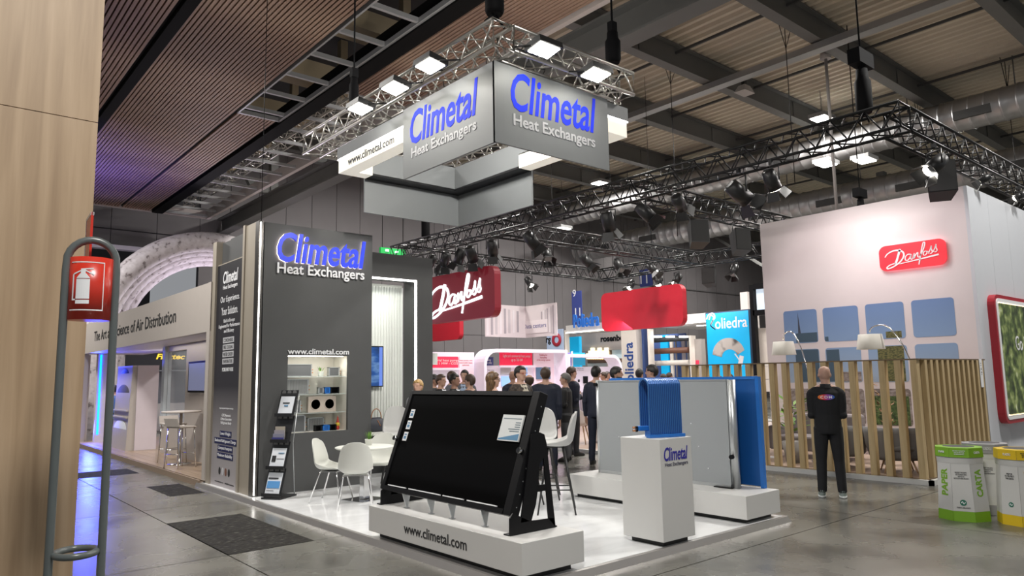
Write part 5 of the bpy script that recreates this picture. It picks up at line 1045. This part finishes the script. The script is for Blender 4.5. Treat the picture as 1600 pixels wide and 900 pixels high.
# white canopy stand with round ducts
cs=thing('canopy_stand','white canopy stand with column lettered in blue and rows of round ducts','stand',(0,0,0)); XC=26.0
def rx(name,x0,x1,y0,y1,X,th,mat,par=cs):
    a=atX(x0,y0,X); b_=atX(x1,y1,X); return obj(name,MB().box(X,X+th,b_.y,a.y,(0 if y1>=640 else b_.z),a.z),mat,par)
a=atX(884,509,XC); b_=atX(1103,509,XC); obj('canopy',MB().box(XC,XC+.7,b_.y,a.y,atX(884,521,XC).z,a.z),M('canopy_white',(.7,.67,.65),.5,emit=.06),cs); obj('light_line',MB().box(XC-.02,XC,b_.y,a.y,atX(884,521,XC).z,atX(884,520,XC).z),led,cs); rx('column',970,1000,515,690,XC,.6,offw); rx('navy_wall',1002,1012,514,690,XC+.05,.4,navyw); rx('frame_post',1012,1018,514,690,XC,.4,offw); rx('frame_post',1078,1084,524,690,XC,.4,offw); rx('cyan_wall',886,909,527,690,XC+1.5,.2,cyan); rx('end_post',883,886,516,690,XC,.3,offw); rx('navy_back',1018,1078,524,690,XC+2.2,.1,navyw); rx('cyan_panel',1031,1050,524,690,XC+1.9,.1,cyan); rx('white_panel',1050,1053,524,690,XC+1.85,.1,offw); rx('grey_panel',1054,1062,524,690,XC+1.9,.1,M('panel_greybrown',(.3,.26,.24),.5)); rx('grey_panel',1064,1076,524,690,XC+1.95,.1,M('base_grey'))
lt=M('spot_glow',(1,1,1),.4,emit=5)
for x in (1020,1040,1061): rx('ceiling_spot',x,x+8,525,527,XC+.3,.3,lt)
for i,(y0,y1,m_) in enumerate(((528,536,M('duct_black',(.04,.045,.05),.5)),(545,554,M('duct_brown',(.16,.07,.045),.5)),(564,572,offw))):
    a=atX(1017,(y0+y1)/2,XC+.9); b_=atX(1077,(y0+y1)/2,XC+.9); r=(atX(1040,y0,XC+.9).z-atX(1040,y1,XC+.9).z)/2; obj('round_duct',MB().tube([(XC+.9,a.y,a.z),(XC+.9,b_.y,a.z)],r,16),m_,cs)
a=atX(992,590,XC); text('oliedra',navyl,cs,(XC,atX(991,595,XC).y,atX(990,597,XC).z),Z_,Y_,1.85,.55,.01,bold=.02)
p=atX(897,512,XC-.2); text('Poliedra',M('letter_blue',(.02,.12,.45),.4,emit=.25,ecol=(.03,.2,.7)),cs,(XC-.2,p.y,p.z-.02),-Y_,Z_,1.75,.68,.06,bold=.02)
cp=atX(1060,505,XC); obj('ceiling_panel',MB().box(XC,XC+4,atX(1103,505,XC).y,atX(1010,505,XC).y,cp.z-.05,cp.z),M('canopy_white'),cs)
for x in (1040,1068,1090): p=atZ(x,506,cp.z-.06); obj('ceiling_spot',MB().lathe([(.0,-.02),(.16,-.02),(.16,0)],(XC+1.6,p.y,cp.z-.05),14),lt,cs)
# grey wall unit, rosenberg stand
gu=thing('grey_wall_unit','grey wall unit with a small red notice beside the cyan poster','wall unit',(0,0,0)); rx('panel',1084,1103,530,690,XC+.3,.3,M('unit_grey',(.36,.33,.31),.5),gu); rx('notice',1087,1092,563,569,XC+.28,.02,pred,gu)
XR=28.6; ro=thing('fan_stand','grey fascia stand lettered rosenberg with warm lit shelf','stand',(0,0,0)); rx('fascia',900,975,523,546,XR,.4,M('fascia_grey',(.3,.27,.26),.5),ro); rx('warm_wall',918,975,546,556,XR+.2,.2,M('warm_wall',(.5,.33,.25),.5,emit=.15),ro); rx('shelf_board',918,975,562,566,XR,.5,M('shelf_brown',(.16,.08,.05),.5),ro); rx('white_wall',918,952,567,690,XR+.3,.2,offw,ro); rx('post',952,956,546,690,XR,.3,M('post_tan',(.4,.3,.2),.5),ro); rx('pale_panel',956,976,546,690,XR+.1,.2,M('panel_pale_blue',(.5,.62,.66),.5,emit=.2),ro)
p=atX(939,537,XR); text('rosenberg',blk,ro,(XR,p.y,p.z),-Y_,Z_,2.0,.42,.02,bold=.03)
for i in range(9): p=atX(920+3.6*i,561,XR); obj('shelf_light',MB().box(XR-.1,XR+.1,p.y-.12,p.y+.1,p.z,p.z+.3+.15*(i%3)),M('warm_glow',(1,.85,.55),.4,emit=1.5,ecol=(1,.8,.45)),ro)
rg=thing('round_logo_banner','pale blue banner with a red ring logo and dark letters','banner',(0,0,0)); rx('sheet',854,880,516,548,21.5,.05,M('sheet_blue',(.4,.5,.68),.5,emit=.1),rg); p=atX(870,531,21.5); obj('ring_logo',MB().lathe([(.14,-.03),(.29,-.03),(.29,-.01),(.14,-.01)],(21.5,p.y,p.z),22,'x',caps=False),M('ring_red',(.5,.03,.06),.5),rg); p=atX(853.5,539,21.5); text('rg',blk,rg,(21.5,p.y,p.z),-Y_,Z_,.3,.3,.01,bold=.03); obj('pole',MB().box(21.5,21.56,atX(867,540,21.5).y-.03,atX(867,540,21.5).y+.03,.0,atX(867,547,21.5).z),blk,rg)
# white slat totem near the white wall
wt=thing('black_frame_totem','tall black framed totem with a pale lit panel beside the white wall','totem',(0,0,0)); XT=17.5; rx('black_frame',1176,1181,445,640,XT,.15,blk,wt); rx('lit_panel',1181,1215,448,486,XT+.05,.1,M('lit_pale_blue',(.6,.7,.8),.4,emit=.5,ecol=(.7,.85,1)),wt); rx('cross_bar',1176,1215,485,490,XT,.15,blk,wt); rx('top_bar',1176,1215,444,448,XT,.15,blk,wt)
for k in range(5): rx('white_panel',1184,1212,513+20*k,532+20*k,XT+.2,.2,offw,wt)
bw2=thing('white_box_wall','plain off-white wall block beside the black framed totem','wall block',(0,0,0)); rx('block',1156,1178,457,640,XT+9,.8,M('block_white',(.6,.55,.52),.5),bw2)
area_light('beyond_light',(23,17,5.2),(26,18,1),160,3,(1,.95,.92)); area_light('beyond_light',(28,22,5),(31,24,1),120,3,(1,.93,.85))
# meeting chairs and table near the deck edge
mc_m=M('meeting_white',(.66,.6,.58),.45)
def mchair(label,loc,rz):
    t=thing('meeting_chair',label,'chair',loc,rz); shell('seat_shell',PROF,mc_m,t)
    for sx in (-1,1):
        for sy in (-1,1): obj('leg',MB().tube([(sx*.13,sy*.12,.42),(sx*.21,sy*.21,0)],[.018,.011],8),oakl,t)
    return t
m1=mchair('white meeting chair with oak legs turned toward the white table',(13.3,11.75,.058),math.radians(60)); dup(m1,(12.75,12.6,.058),math.radians(-60),'white meeting chair with oak legs on the far side of the white table'); 
mt=thing('meeting_table','round white meeting table on the pink stand floor','table',(13.25,12.5,.058)); obj('table_top',MB().lathe([(0,.71),(.4,.71),(.4,.735),(0,.735)],(0,0,0),30),mc_m,mt); obj('pedestal',MB().lathe([(.2,0),(.1,.05),(.07,.4),(.1,.71)],(0,0,0),16),mc_m,mt)
# ================================================================ PEOPLE
def axgrad(name,axis,stops,a0,a1,rough=.5):
    m=vgrad(name,stops,a0,a1,rough); nt=m.node_tree; sp=[n for n in nt.nodes if n.type=='SEPXYZ'][0]; mr=[n for n in nt.nodes if n.type=='MAP_RANGE'][0]
    nt.links.new(sp.outputs[axis],mr.inputs[0]); return m
PEOPLE=[]
SK=M('skin_light',(.5,.3,.22),.5,var=.08,scale=20); SK2=M('skin_tan',(.36,.2,.14),.5,var=.08,scale=20)
class Tagged:
    def __init__(s): s.b=MB(); s.t=[]
    def __call__(s,tagname,fn):
        n=len(s.b.v); fn(s.b); s.t+= [tagname]*(len(s.b.v)-n)
def ell(z,rx,ry,cx=0,cy=0,n=20): return [(cx+rx*math.cos(2*PI*k/n),cy+ry*math.sin(2*PI*k/n),z) for k in range(n)]
def hand(T,w,d,side,palm_n):
    """palm with five fingers; w wrist, d pointing direction, side = thumb side, palm_n = palm normal"""
    d=d.normalized(); side=(side-d*side.dot(d)).normalized(); nn=d.cross(side).normalized()
    T('skin',lambda b:b.loft([[tuple(w+d*t+side*(a*math.cos(q))+nn*(c*math.sin(q))) for q in [2*PI*k/12 for k in range(12)]] for t,a,c in ((-.01,.024,.018),(.03,.036,.016),(.07,.042,.014),(.095,.04,.012))]))
    for i,(o,L) in enumerate(((.03,.07),(.01,.08),(-.01,.074),(-.03,.058))):
        p=w+d*.088+side*o; q=p+d*L*.5+palm_n*.008; r=q+d*L*.42+palm_n*.025; T('skin',lambda b,p=p,q=q,r=r:b.tube([p,q,r],[.0095,.009,.0075],8))
    p=w+d*.025+side*.03; T('skin',lambda b:b.tube([p,p+d*.03+side*.025,p+d*.062+side*.03+palm_n*.012],[.012,.011,.009],8))
def person(label,loc,rz,h,top,legs,skin=SK,shirt=None,hair=None,hairstyle='short',arms='down',bulk=1.0,voxel=.012,shoes=None,long_coat=False,extra=None,female=False,cat='person',head_turn=0,beard=None,glasses=None,sit=0):
    s=h/1.75; root=thing('person',label,cat,loc,rz); T=Tagged(); B=bulk
    sw=.19*B*(.92 if female else 1)
    T('top',lambda b:b.loft([ell(.84,.165*B,.12*B),ell(.9,.175*B,.128*B),ell(1.0,.172*B,.125*B),ell(1.1,.165*B,.12*B),ell(1.2,.178*B,.125*B),ell(1.3,.192*B,.13*B,0,.005),ell(1.39,.185*B,.118*B),ell(1.45,.13*B,.085*B),ell(1.49,.07,.065)]))
    for sx in (-1,1):
        T('legs',lambda b:b.tube([(sx*.085,0,.92),(sx*.1,.005,.7),(sx*.11,.012,.48),(sx*.118,-.005,.25),(sx*.12,-.014,.18),(sx*.122,-.014,.13),(sx*.123,-.012,.1),(sx*.124,-.01,.075)],[.1*B,.088*B,.07*B,.064*B,.061,.06,.06,.06],14))
        sh=lambda b:b.loft([ell(.0,.045,.125,sx*.13,.055),ell(.03,.05,.132,sx*.13,.055),ell(.06,.046,.11,sx*.13,.04),ell(.085,.042,.07,sx*.127,.01)])
        T('shoes',sh); S0=Vector((sx*(sw-.03),0,1.385))
        if arms=='crossed': E=Vector((sx*.2,-.015,1.09)); Wd=Vector((-sx*.03,.19 if sx>0 else .225,1.14+(.05 if sx>0 else 0)))
        elif arms=='front': E=Vector((sx*.225,-.02,1.13)); Wd=Vector((sx*.1,.22,1.2))
        else: E=Vector((sx*.225,-.03,1.12)); Wd=Vector((sx*.235,.03,.86))
        T('top',lambda b:b.tube([S0-Vector((sx*.05,0,-.0)),S0+Vector((sx*.03,0,-.03)),(S0+E)/2+Vector((sx*.012,0,0)),E,(E+Wd)/2,Wd],[.06*B,.068*B,.06*B,.05*B,.047*B,.04],12)); T('top',lambda b:b.ball(E,.053*B)); T('top',lambda b:b.ball(S0+Vector((sx*.012,0,-.005)),.07*B)); T('top',lambda b:b.tube([(sx*.04,-.01,1.47),S0+Vector((0,-.005,.03))],[.05,.05*B],10))
        hand(T,Wd+(Wd-E).normalized()*.015,(Wd-E),Vector((-sx*.3,1,.2)) if arms=='down' else Vector((0,.3,1)),Vector((-sx,0,0)) if arms=='down' else Vector((0,-1,0)))
    ct=Matrix.Rotation(head_turn,4,'Z')
    hv=lambda p:tuple(ct@Vector(p))
    def headmesh(b):
        o=len(b.v)
        b.loft([ell(1.47,.058,.06,0,-.008),ell(1.53,.053,.056,0,-.004),ell(1.58,.055,.06,0,.0)])
        b.loft([ell(z,rx,ry,0,cy) for z,rx,ry,cy in ((1.525,.02,.02,.058),(1.535,.036,.045,.045),(1.56,.054,.07,.024),(1.59,.066,.085,.01),(1.62,.073,.094,.004),(1.655,.077,.099,0),(1.69,.076,.098,-.003),(1.72,.066,.084,-.006),(1.742,.045,.057,-.008),(1.752,.012,.016,-.008))])
        b.tube([(0,.095,1.655),(0,.108,1.63),(0,.116,1.615),(0,.1,1.605)],[.008,.011,.014,.01],8)     # nose
        b.tube([(-.024,.083,1.574),(0,.092,1.575),(.024,.083,1.574)],.008,6)                             # lips
        b.tube([(-.05,.083,1.667),(0,.098,1.668),(.05,.083,1.667)],.008,6)                               # brow
        for sx in (-1,1): b.loft([[ (sx*(.074+d*.012),y0-.004+r*.7*math.cos(a)-.004,1.625+r*1.25*math.sin(a)) for a in [2*PI*k/10 for k in range(10)]] for d,r,y0 in ((0,.012,0),(.6,.022,0),(1.2,.02,-.004))])
        for i in range(o,len(b.v)): b.v[i]=hv(b.v[i])
    T('skin',headmesh)
    if shirt is not None: T('shirt',lambda b:b.loft([ell(1.22,.012,.01,0,.125*B),ell(1.3,.03,.014,0,.128*B),ell(1.38,.045,.02,0,.108*B),ell(1.45,.055,.03,0,.07)]))
    if long_coat: T('top',lambda b:b.loft([ell(.55,.2*B,.15*B),ell(.7,.195*B,.145*B),ell(.92,.178*B,.132*B)]))
    me=T.b.mesh('tmp'); o=bpy.data.objects.new('tmp',me); COL.objects.link(o)
    r=o.modifiers.new('r','REMESH'); r.mode='VOXEL'; r.voxel_size=voxel; q=o.modifiers.new('s','SMOOTH'); q.factor=.5; q.iterations=2
    mats={'top':top,'legs':legs,'skin':skin,'shoes':shoes or M('shoe_black',(.015,.014,.013),.4),'shirt':shirt or top}
    PEOPLE.append((root,o,T,mats,s))
    # face details and hair as parts
    eye=M('eye_dark',(.02,.015,.012),.2); root.scale=(s,s,s)
    for sx in (-1,1): obj('eye',MB().ball(hv((sx*.03,.088,1.642)),.009,.006,.006,8,6),eye,root)
    obj('mouth',MB().tube([hv((-.02,.094,1.574)),hv((0,.101,1.575)),hv((.02,.094,1.574))],.0022,5),M('lip',(.3,.12,.1),.5),root)
    if hair is not None:
        b=MB(); n,k=22,14; rx,ry,rz_=.083,.106,.108; c=Vector((0,-.004,1.655)); grid=[]
        for i in range(k+1):
            t=PI*.5-PI*i/k*.98; row=[]
            for j in range(n):
                a=2*PI*j/n; p=Vector((c.x+rx*math.cos(t)*math.cos(a),c.y+ry*math.cos(t)*math.sin(a),c.z+rz_*math.sin(t))); row.append(p)
            grid.append(row)
        for row in grid: b.v+=[hv(p) for p in row]
        def keep(p):
            y=p.y-c.y
            if hairstyle=='bald': return False
            if hairstyle=='fringe': lim=1.70 if y>.02 else (1.66 if y>-.04 else 1.6); return p.z>lim-.1 and p.z<1.71 and y<.03
            lim=1.705 if y>.055 else (1.665 if y>.01 else (1.625 if y>-.045 else 1.575)); return p.z>lim
        for i in range(k):
            for j in range(n):
                q=(grid[i][j]+grid[i+1][(j+1)%n])/2
                if keep(q): b.face((i*n+j,(i+1)*n+j,(i+1)*n+(j+1)%n,i*n+(j+1)%n),True)
        if b.f:
            used=sorted({i for f in b.f for i in f}); mp={u:i for i,u in enumerate(used)}; b.v=[b.v[u] for u in used]; b.f=[tuple(mp[i] for i in f) for f in b.f]
            ho=obj('hair',b,hair,root); so=ho.modifiers.new('s','SOLIDIFY'); so.thickness=.016; so.offset=.4
        if hairstyle=='long':
            obj('hair_length',MB().loft([[hv(p) for p in ell(z,rx,ry,0,cy)] for z,rx,ry,cy in ((1.40,.07,.03,-.075),(1.45,.09,.045,-.06),(1.53,.095,.06,-.045),(1.6,.092,.075,-.032),(1.68,.086,.085,-.02),(1.73,.06,.06,-.015))]),hair,root)
    if beard is not None: obj('beard',MB().loft([[hv(p) for p in ell(z,rx,ry,0,cy)] for z,rx,ry,cy in ((1.52,.025,.025,.058),(1.535,.042,.048,.046),(1.56,.058,.073,.025),(1.585,.066,.078,.012))]),beard,root)
    if glasses is not None:
        b=MB()
        for sx in (-1,1): b.tube([hv((sx*.032+.02*math.cos(a),.102,1.643+.016*math.sin(a))) for a in [2*PI*i/10 for i in range(10)]],.0028,5,closed=True); b.tube([hv((sx*.052,.1,1.645)),hv((sx*.079,.0,1.648))],.0025,5)
        b.tube([hv((-.012,.104,1.645)),hv((.012,.104,1.645))],.0025,5); obj('glasses',b,glasses,root)
    return root
def finish_people():
    dg=bpy.context.evaluated_depsgraph_get()
    for root,o,T,mats,s in PEOPLE:
        me=bpy.data.meshes.new_from_object(o.evaluated_get(dg)); me.name='body'
        kd=kdtree.KDTree(len(T.b.v))
        for i,p in enumerate(T.b.v): kd.insert(p,i)
        kd.balance(); names=list(mats); me.materials.clear()
        for n in names: me.materials.append(mats[n])
        ix={n:i for i,n in enumerate(names)}
        mi=[]
        for p in me.polygons:
            c,i,d=kd.find(p.center); t=T.t[i]
            if t=='top' and p.center.z>1.475: t='skin'
            mi.append(ix[t])
        me.polygons.foreach_set('material_index',mi); me.polygons.foreach_set('use_smooth',[True]*len(mi)); me.update()
        bo=bpy.data.objects.new('body',me); COL.objects.link(bo); bo.parent=root
        old=o.data; bpy.data.objects.remove(o); bpy.data.meshes.remove(old)
navs=M('suit_navy',(.012,.016,.032),.75,var=.2,scale=14); blks=M('suit_black',(.01,.01,.011),.75,var=.2,scale=14); gres=M('suit_grey',(.1,.105,.12),.8,var=.15,scale=14); brn=ramp_mat('jacket_brown',[(.4,(.02,.014,.011)),(.6,(.07,.05,.04))],rough=.8,scale=30); dkg=M('coat_charcoal',(.035,.037,.04),.8,var=.2); tr_k=M('trouser_dark',(.014,.014,.017),.75,var=.2); tr_g=M('trouser_grey',(.06,.062,.066),.8,var=.2)
wsh=M('shirt_white',(.68,.7,.74),.6); bsh=M('shirt_blue',(.35,.45,.62),.6); cream_s=M('shirt_cream',(.5,.45,.36),.6)
hk=M('hair_black',(.012,.01,.009),.5,var=.3,scale=60); hb_=M('hair_brown',(.05,.028,.016),.5,var=.3,scale=60); hgy=M('hair_grey',(.16,.15,.14),.6,var=.3,scale=60); hbl=ramp_mat('hair_blonde',[(.4,(.35,.2,.07)),(.6,(.6,.4,.16))],rough=.5,scale=40); hch=ramp_mat('hair_chestnut',[(.4,(.04,.02,.01)),(.62,(.16,.085,.03))],rough=.45,scale=30,stretch=(3,3,.5))
def at_px(px,ytop,D):
    d=pray(px,ytop); k=D/math.hypot(d.x,d.y); p=CAMC+d*k; base=0.
    if 3.87<p.x<7.82 and 4.5<p.y<12.6: base=.06
    if 11.75<p.x<20.9 and 4.42<p.y<20: base=.058
    if 3.86<p.x<8 and 12.5<p.y<25.5: base=.1
    return (p.x,p.y,base),p.z-base,math.degrees(math.atan2(p.y,p.x))
def ppl(label,px,ytop,D,face,**k):
    """face: degrees relative to looking straight away from the camera (0 = back to camera, 90 = facing image left, -90 = facing image right, 180 = toward camera)"""
    loc,h,az=at_px(px,ytop,D); rz=math.radians(az-90+face); return person(label,loc,rz,h,**k)
# ---- the man in the foreground
man=person('bald man in black polo and trousers standing with arms crossed, seen from behind',(9.74,4.86,0),math.radians(-62),1.755,M('polo_black',(.007,.007,.008),.85,var=.25,scale=20),M('jeans_black',(.008,.008,.009),.85,var=.3,scale=16),skin=SK,arms='crossed',bulk=1.0,voxel=.009,shoes=M('trainer_grey',(.2,.24,.22),.7,var=.3,scale=25),head_turn=math.radians(6))
def back_pt(a,z): return -(.13*math.sqrt(max(0,1-(a/.195)**2)))-.006
col=obj('collar',MB().loft([ell(1.455,.1,.088,0,-.008),ell(1.5,.074,.074,0,-.006),ell(1.512,.07,.07,0,-.006),ell(1.47,.085,.08,0,-.006)],caps=False),M('polo_black'),man)
b=MB(); n=24; ov=[(-.105+.21*i/n) for i in range(n+1)]
for a in ov:
    hh_=.036*math.sqrt(max(.0,1-(a/.106)**2))+.002; b.v+=[(a,back_pt(a,0),1.335-hh_),(a,back_pt(a,0),1.335+hh_)]
for i in range(n): b.face((2*i,2*i+2,2*i+3,2*i+1))
lo=obj('back_logo',b,axgrad('logo_rainbow',0,[(0,(.75,.2,.02)),(.35,(.65,.03,.04)),(.6,(.3,.05,.35)),(1,(.03,.15,.55))],-.1,.1),man)
# reading direction seen from behind runs toward +x of the figure
tx=text('CDM',letw,lo,(0,0,1.335),X_,Z_,.145,.036,.001,align='C',bold=.02,spacing=1.25)
for v in tx.data.vertices: v.co.y=back_pt(v.co.x,0)-.002+v.co.y*.5
for sx in (-1,1): obj('shoe_sole',MB().loft([ell(-.004,.05,.14,sx*.13,.055),ell(.022,.052,.142,sx*.13,.055)]),M('sole_white',(.6,.62,.6),.6),man)
man.location.z=.006
# ---- the crowd behind the stand
ppl('blonde woman whose head shows above the black panel near the portal',653,594,12.1,150,top=M('blouse_grey',(.3,.3,.32),.7),legs=tr_k,hair=hbl,hairstyle='short',female=True)
ppl('dark haired person half hidden by the portal edge',678,586,16,-100,top=blks,legs=tr_k,hair=hk,skin=SK2)
ppl('dark haired man in black jacket and white shirt, in profile beside the portal',689,586,14.5,-120,top=blks,legs=tr_k,hair=hb_,shirt=wsh)
ppl('dark haired man in black jacket listening beside the man in the white shirt',710,585,14.2,-110,top=blks,legs=tr_k,hair=hk,shirt=wsh,skin=SK2)
ppl('man in grey suit with brown hair standing behind the listeners',706,581,16.8,-60,top=gres,legs=tr_g,hair=hb_)
ppl('man in grey suit and pale blue shirt facing the aisle',726,579,16.2,165,top=gres,legs=tr_g,hair=hk,shirt=bsh)
ppl('short haired man in navy suit turned toward the grey suited man',734,586,13.4,50,top=navs,legs=tr_k,hair=hb_)
ppl('woman with long chestnut hair and glasses looking toward the info wall',770,582,10.9,-70,top=dkg,legs=tr_k,hair=hch,hairstyle='long',female=True,glasses=M('glasses_dark',(.02,.02,.02),.3))
ppl('bald man in dark jacket partly behind the man in red glasses',801,580,16.5,20,top=navs,legs=tr_k,hair=None,skin=SK2)
ppl('man in brown patterned jacket wearing red glasses',813,573,12.4,-135,top=brn,legs=tr_k,hair=hk,shirt=cream_s,glasses=M('glasses_red',(.5,.05,.02),.3))
ppl('balding man in charcoal coat beside the man in red glasses',826,586,14.2,40,top=dkg,legs=tr_k,hair=hb_,hairstyle='fringe')
ppl('broad man in navy suit with his back to the aisle, behind the bar stools',852,575,13.4,5,top=navs,legs=navs,hair=hb_,bulk=1.12,shirt=wsh)
ppl('grey haired man in black jacket and charcoal trousers talking in profile',883,584,14.8,80,top=blks,legs=tr_g,hair=hgy,bulk=1.06,shirt=wsh,arms='front')
ppl('tall man in navy blazer with arms crossed near the violet heading',893,574,15.8,-60,top=navs,legs=tr_k,hair=hb_,arms='crossed')
ppl('dark haired man in navy suit behind the grey finned panel',931,573,14.2,-20,top=navs,legs=navs,hair=hk)
ppl('small far off man facing the warm lit shelf',943,582,22,90,top=dkg,legs=tr_k,hair=hb_)
ppl('far off person in red top beside the warm lit shelf',949,581,24,-120,top=M('top_red',(.3,.03,.03),.7),legs=tr_k,hair=hgy)
ppl('bearded dark haired man looking along the blue panel',963,574,13.4,-80,top=M('shirt_mid_blue',(.06,.14,.36),.7),legs=tr_k,hair=hk,beard=hk)
ppl('dark haired man in black suit by the column lettered in blue',999,577,17,-20,top=blks,legs=tr_k,hair=hk,shirt=wsh)
ppl('dark haired man in dark suit looking down over the folded coil',1018,571,13.6,70,top=dkg,legs=tr_k,hair=hk,shirt=wsh,bulk=1.05)
ppl('far off person under the round brown duct',1036,585,21,60,top=dkg,legs=tr_k,hair=hb_); ppl('second far off person under the round brown duct',1046,583,22.5,-60,top=gres,legs=tr_k,hair=hb_)
ppl('dark haired visitor seen through the fence slats below the cyan poster',1124,588,21,30,top=blks,legs=tr_k,hair=hk); ppl('visitor with long dark hair seen through the fence slats',1141,585,22.5,170,top=blks,legs=tr_k,hair=hk,hairstyle='long',female=True); ppl('visitor in white shirt standing at the end of the blue panel behind the fence',1181,588,17.5,60,top=wsh,legs=M('trouser_red',(.35,.02,.03),.7),hair=hk)
ppl('far visitor in blue shirt at the dark stand past the left stand',180,603,21.9,40,top=M('shirt_mid_blue'),legs=tr_k,hair=hk)
finish_people()
# ================================================================ RECYCLING BINS
def bin_(label,c,rot,col,facecol,texts,band=True):
    t=thing('recycling_bin',label,'bin',c,0); n=8; R0,R1,H=.275,.235,.72
    def ring(R,z): return [(R*math.cos(rot+PI/8+2*PI*k/n),R*math.sin(rot+PI/8+2*PI*k/n),z) for k in range(n)]
    cardb=M('card_white',(.6,.6,.58),.6,var=.04)
    def R(z): return R0+(R1-R0)*z/H
    for k in range(n):
        a0,a1=ring(R(.0),.0)[k],ring(R(.0),0)[(k+1)%n]; 
        def pan(z0,z1,grow,nm,mt):
            r0=ring(R(z0)+grow,z0);r1=ring(R(z1)+grow,z1); i0=ring(R(z0)+grow-.006,z0);i1=ring(R(z1)+grow-.006,z1); k2=(k+1)%n; L=lambda p,q,f:tuple(p[i]+(q[i]-p[i])*f for i in range(3)); e=.006
            o=obj(nm,MB().hexa([L(r0[k],r0[k2],e),L(r0[k],r0[k2],1-e),L(i0[k],i0[k2],1-e),L(i0[k],i0[k2],e),L(r1[k],r1[k2],e),L(r1[k],r1[k2],1-e),L(i1[k],i1[k2],1-e),L(i1[k],i1[k2],e)]),mt,t); return o
        pan(0,.11,0,'base_band',col); f=pan(.111,H,0,'side_panel',cardb); pan(H-.02,H+.085,.02,'lid_panel',col)
    obj('liner_bag',MB().loft([ring(R(H-.07)+.006,H-.09),ring(R(H)+.012,H-.03),ring(R(H)+.004,H)],caps=False),M('bag_clear',(.7,.7,.68),.25,alpha=.55),t)
    obj('lid_top',MB().loft([ring(R1+.012,H+.083),ring(R1*.72,H+.088)],caps=False),col,t); obj('opening',MB().loft([ring(R1*.72,H+.087),ring(R1*.7,H+.02)],caps=True),M('bin_inside',(.05,.05,.055),.7),t)
    tl=math.atan((R0-R1)/H)*math.cos(PI/8)
    for (fi,s_,zc,w,h_,mt,vert,dp) in texts:
        a=rot+fi*PI/4; nn=Vector((math.cos(a),math.sin(a),0)); u=Z_.cross(nn); v=(Z_-nn*math.tan(tl)).normalized(); r=R(zc)*math.cos(PI/8)+dp+.001
        O=nn*r+Z_*zc
        if vert: text(s_,mt,t,O,v,-u,w,h_,.002,align='C',bold=.035)
        else: text(s_,mt,t,O,u,v,w,h_,.002,align='C',bold=.015)
    return t
gm=M('bin_green',(.2,.42,.02),.5); ym=M('bin_yellow',(.72,.5,.01),.5); gym=M('bin_grey',(.3,.3,.31),.5); kt=M('print_black'); ec=M('eco_green',(.02,.16,.1),.5); yt=M('bin_text_gold',(.6,.38,.05),.5)
msg='PROTECT THE EARTH\nUSE THE RIGHT BINS\nHELP US TO\nRECYCLE IN FIERA MILANO'
rot=math.radians(199)
g1=bin_('white cardboard bin with green lid and band lettered PAPER and CARTA',(9.42,3.17,0),rot,gm,None,[(-1,'PAPER',.42,.3,.085,gm,True,0),(1,'CARTA',.42,.3,.085,gm,True,0),(0,msg,.5,.14,.08,kt,False,0),(0,'FIERA MILANO',.15,.13,.016,kt,False,0),(-1,'PAPER',.755,.08,.025,whp,False,.025),(0,'PROTECT THE EARTH\nHELP US RECYCLE\nIN FIERA MILANO',.755,.12,.05,whp,False,.025),(1,'CARTA',.755,.08,.025,whp,False,.025)])
def emblem(parent,rot_,fi,zc,r,mt):
    a=rot_+fi*PI/4; nn=Vector((math.cos(a),math.sin(a),0)); u=Z_.cross(nn); v=(Z_-nn*.052).normalized(); q=nn*((.275-.04*zc/.72)*math.cos(PI/8)+.0015)+Z_*zc
    e=obj('round_emblem',MB().prism([(r*math.cos(2*PI*k/20),r*math.sin(2*PI*k/20)) for k in range(20)],(q,u,v),.002),mt,parent); b=MB(); stroke(b,[(-.6*r,-.1*r),(-.2*r,.4*r),(.1*r,-.4*r),(.6*r,.2*r)],r*.22,q+nn*.002,u,v,.001); obj('emblem_mark',b,whp,e)
emblem(g1,rot,0,.205,.033,ec)
rot2=math.radians(196)+PI/8*.6
g2=bin_('white cardboard bin with yellow lid and band lettered PLASTIC',(9.55,2.6,0),rot2,ym,None,[(0,'PLASTIC',.42,.34,.085,yt,True,0),(-1,'HELP US\nTO PROTECT\nTHE EARTH',.52,.1,.07,kt,False,0),(-1,'PLASTIC',.755,.08,.025,whp,False,.025),(0,'PROTECT THE EARTH\nHELP US RECYCLE\nIN FIERA MILANO',.755,.12,.05,kt,False,.025),(1,'PLASTICA',.42,.32,.085,yt,True,0)])
emblem(g2,rot2,-1,.22,.026,ec)
bin_('white cardboard bin with grey lid behind the green and yellow bins',(10.06,3.1,0),rot,gym,None,[(0,msg,.5,.14,.08,kt,False,0),(0,'HELP US RECYCLE',.755,.12,.03,whp,False,.025)])
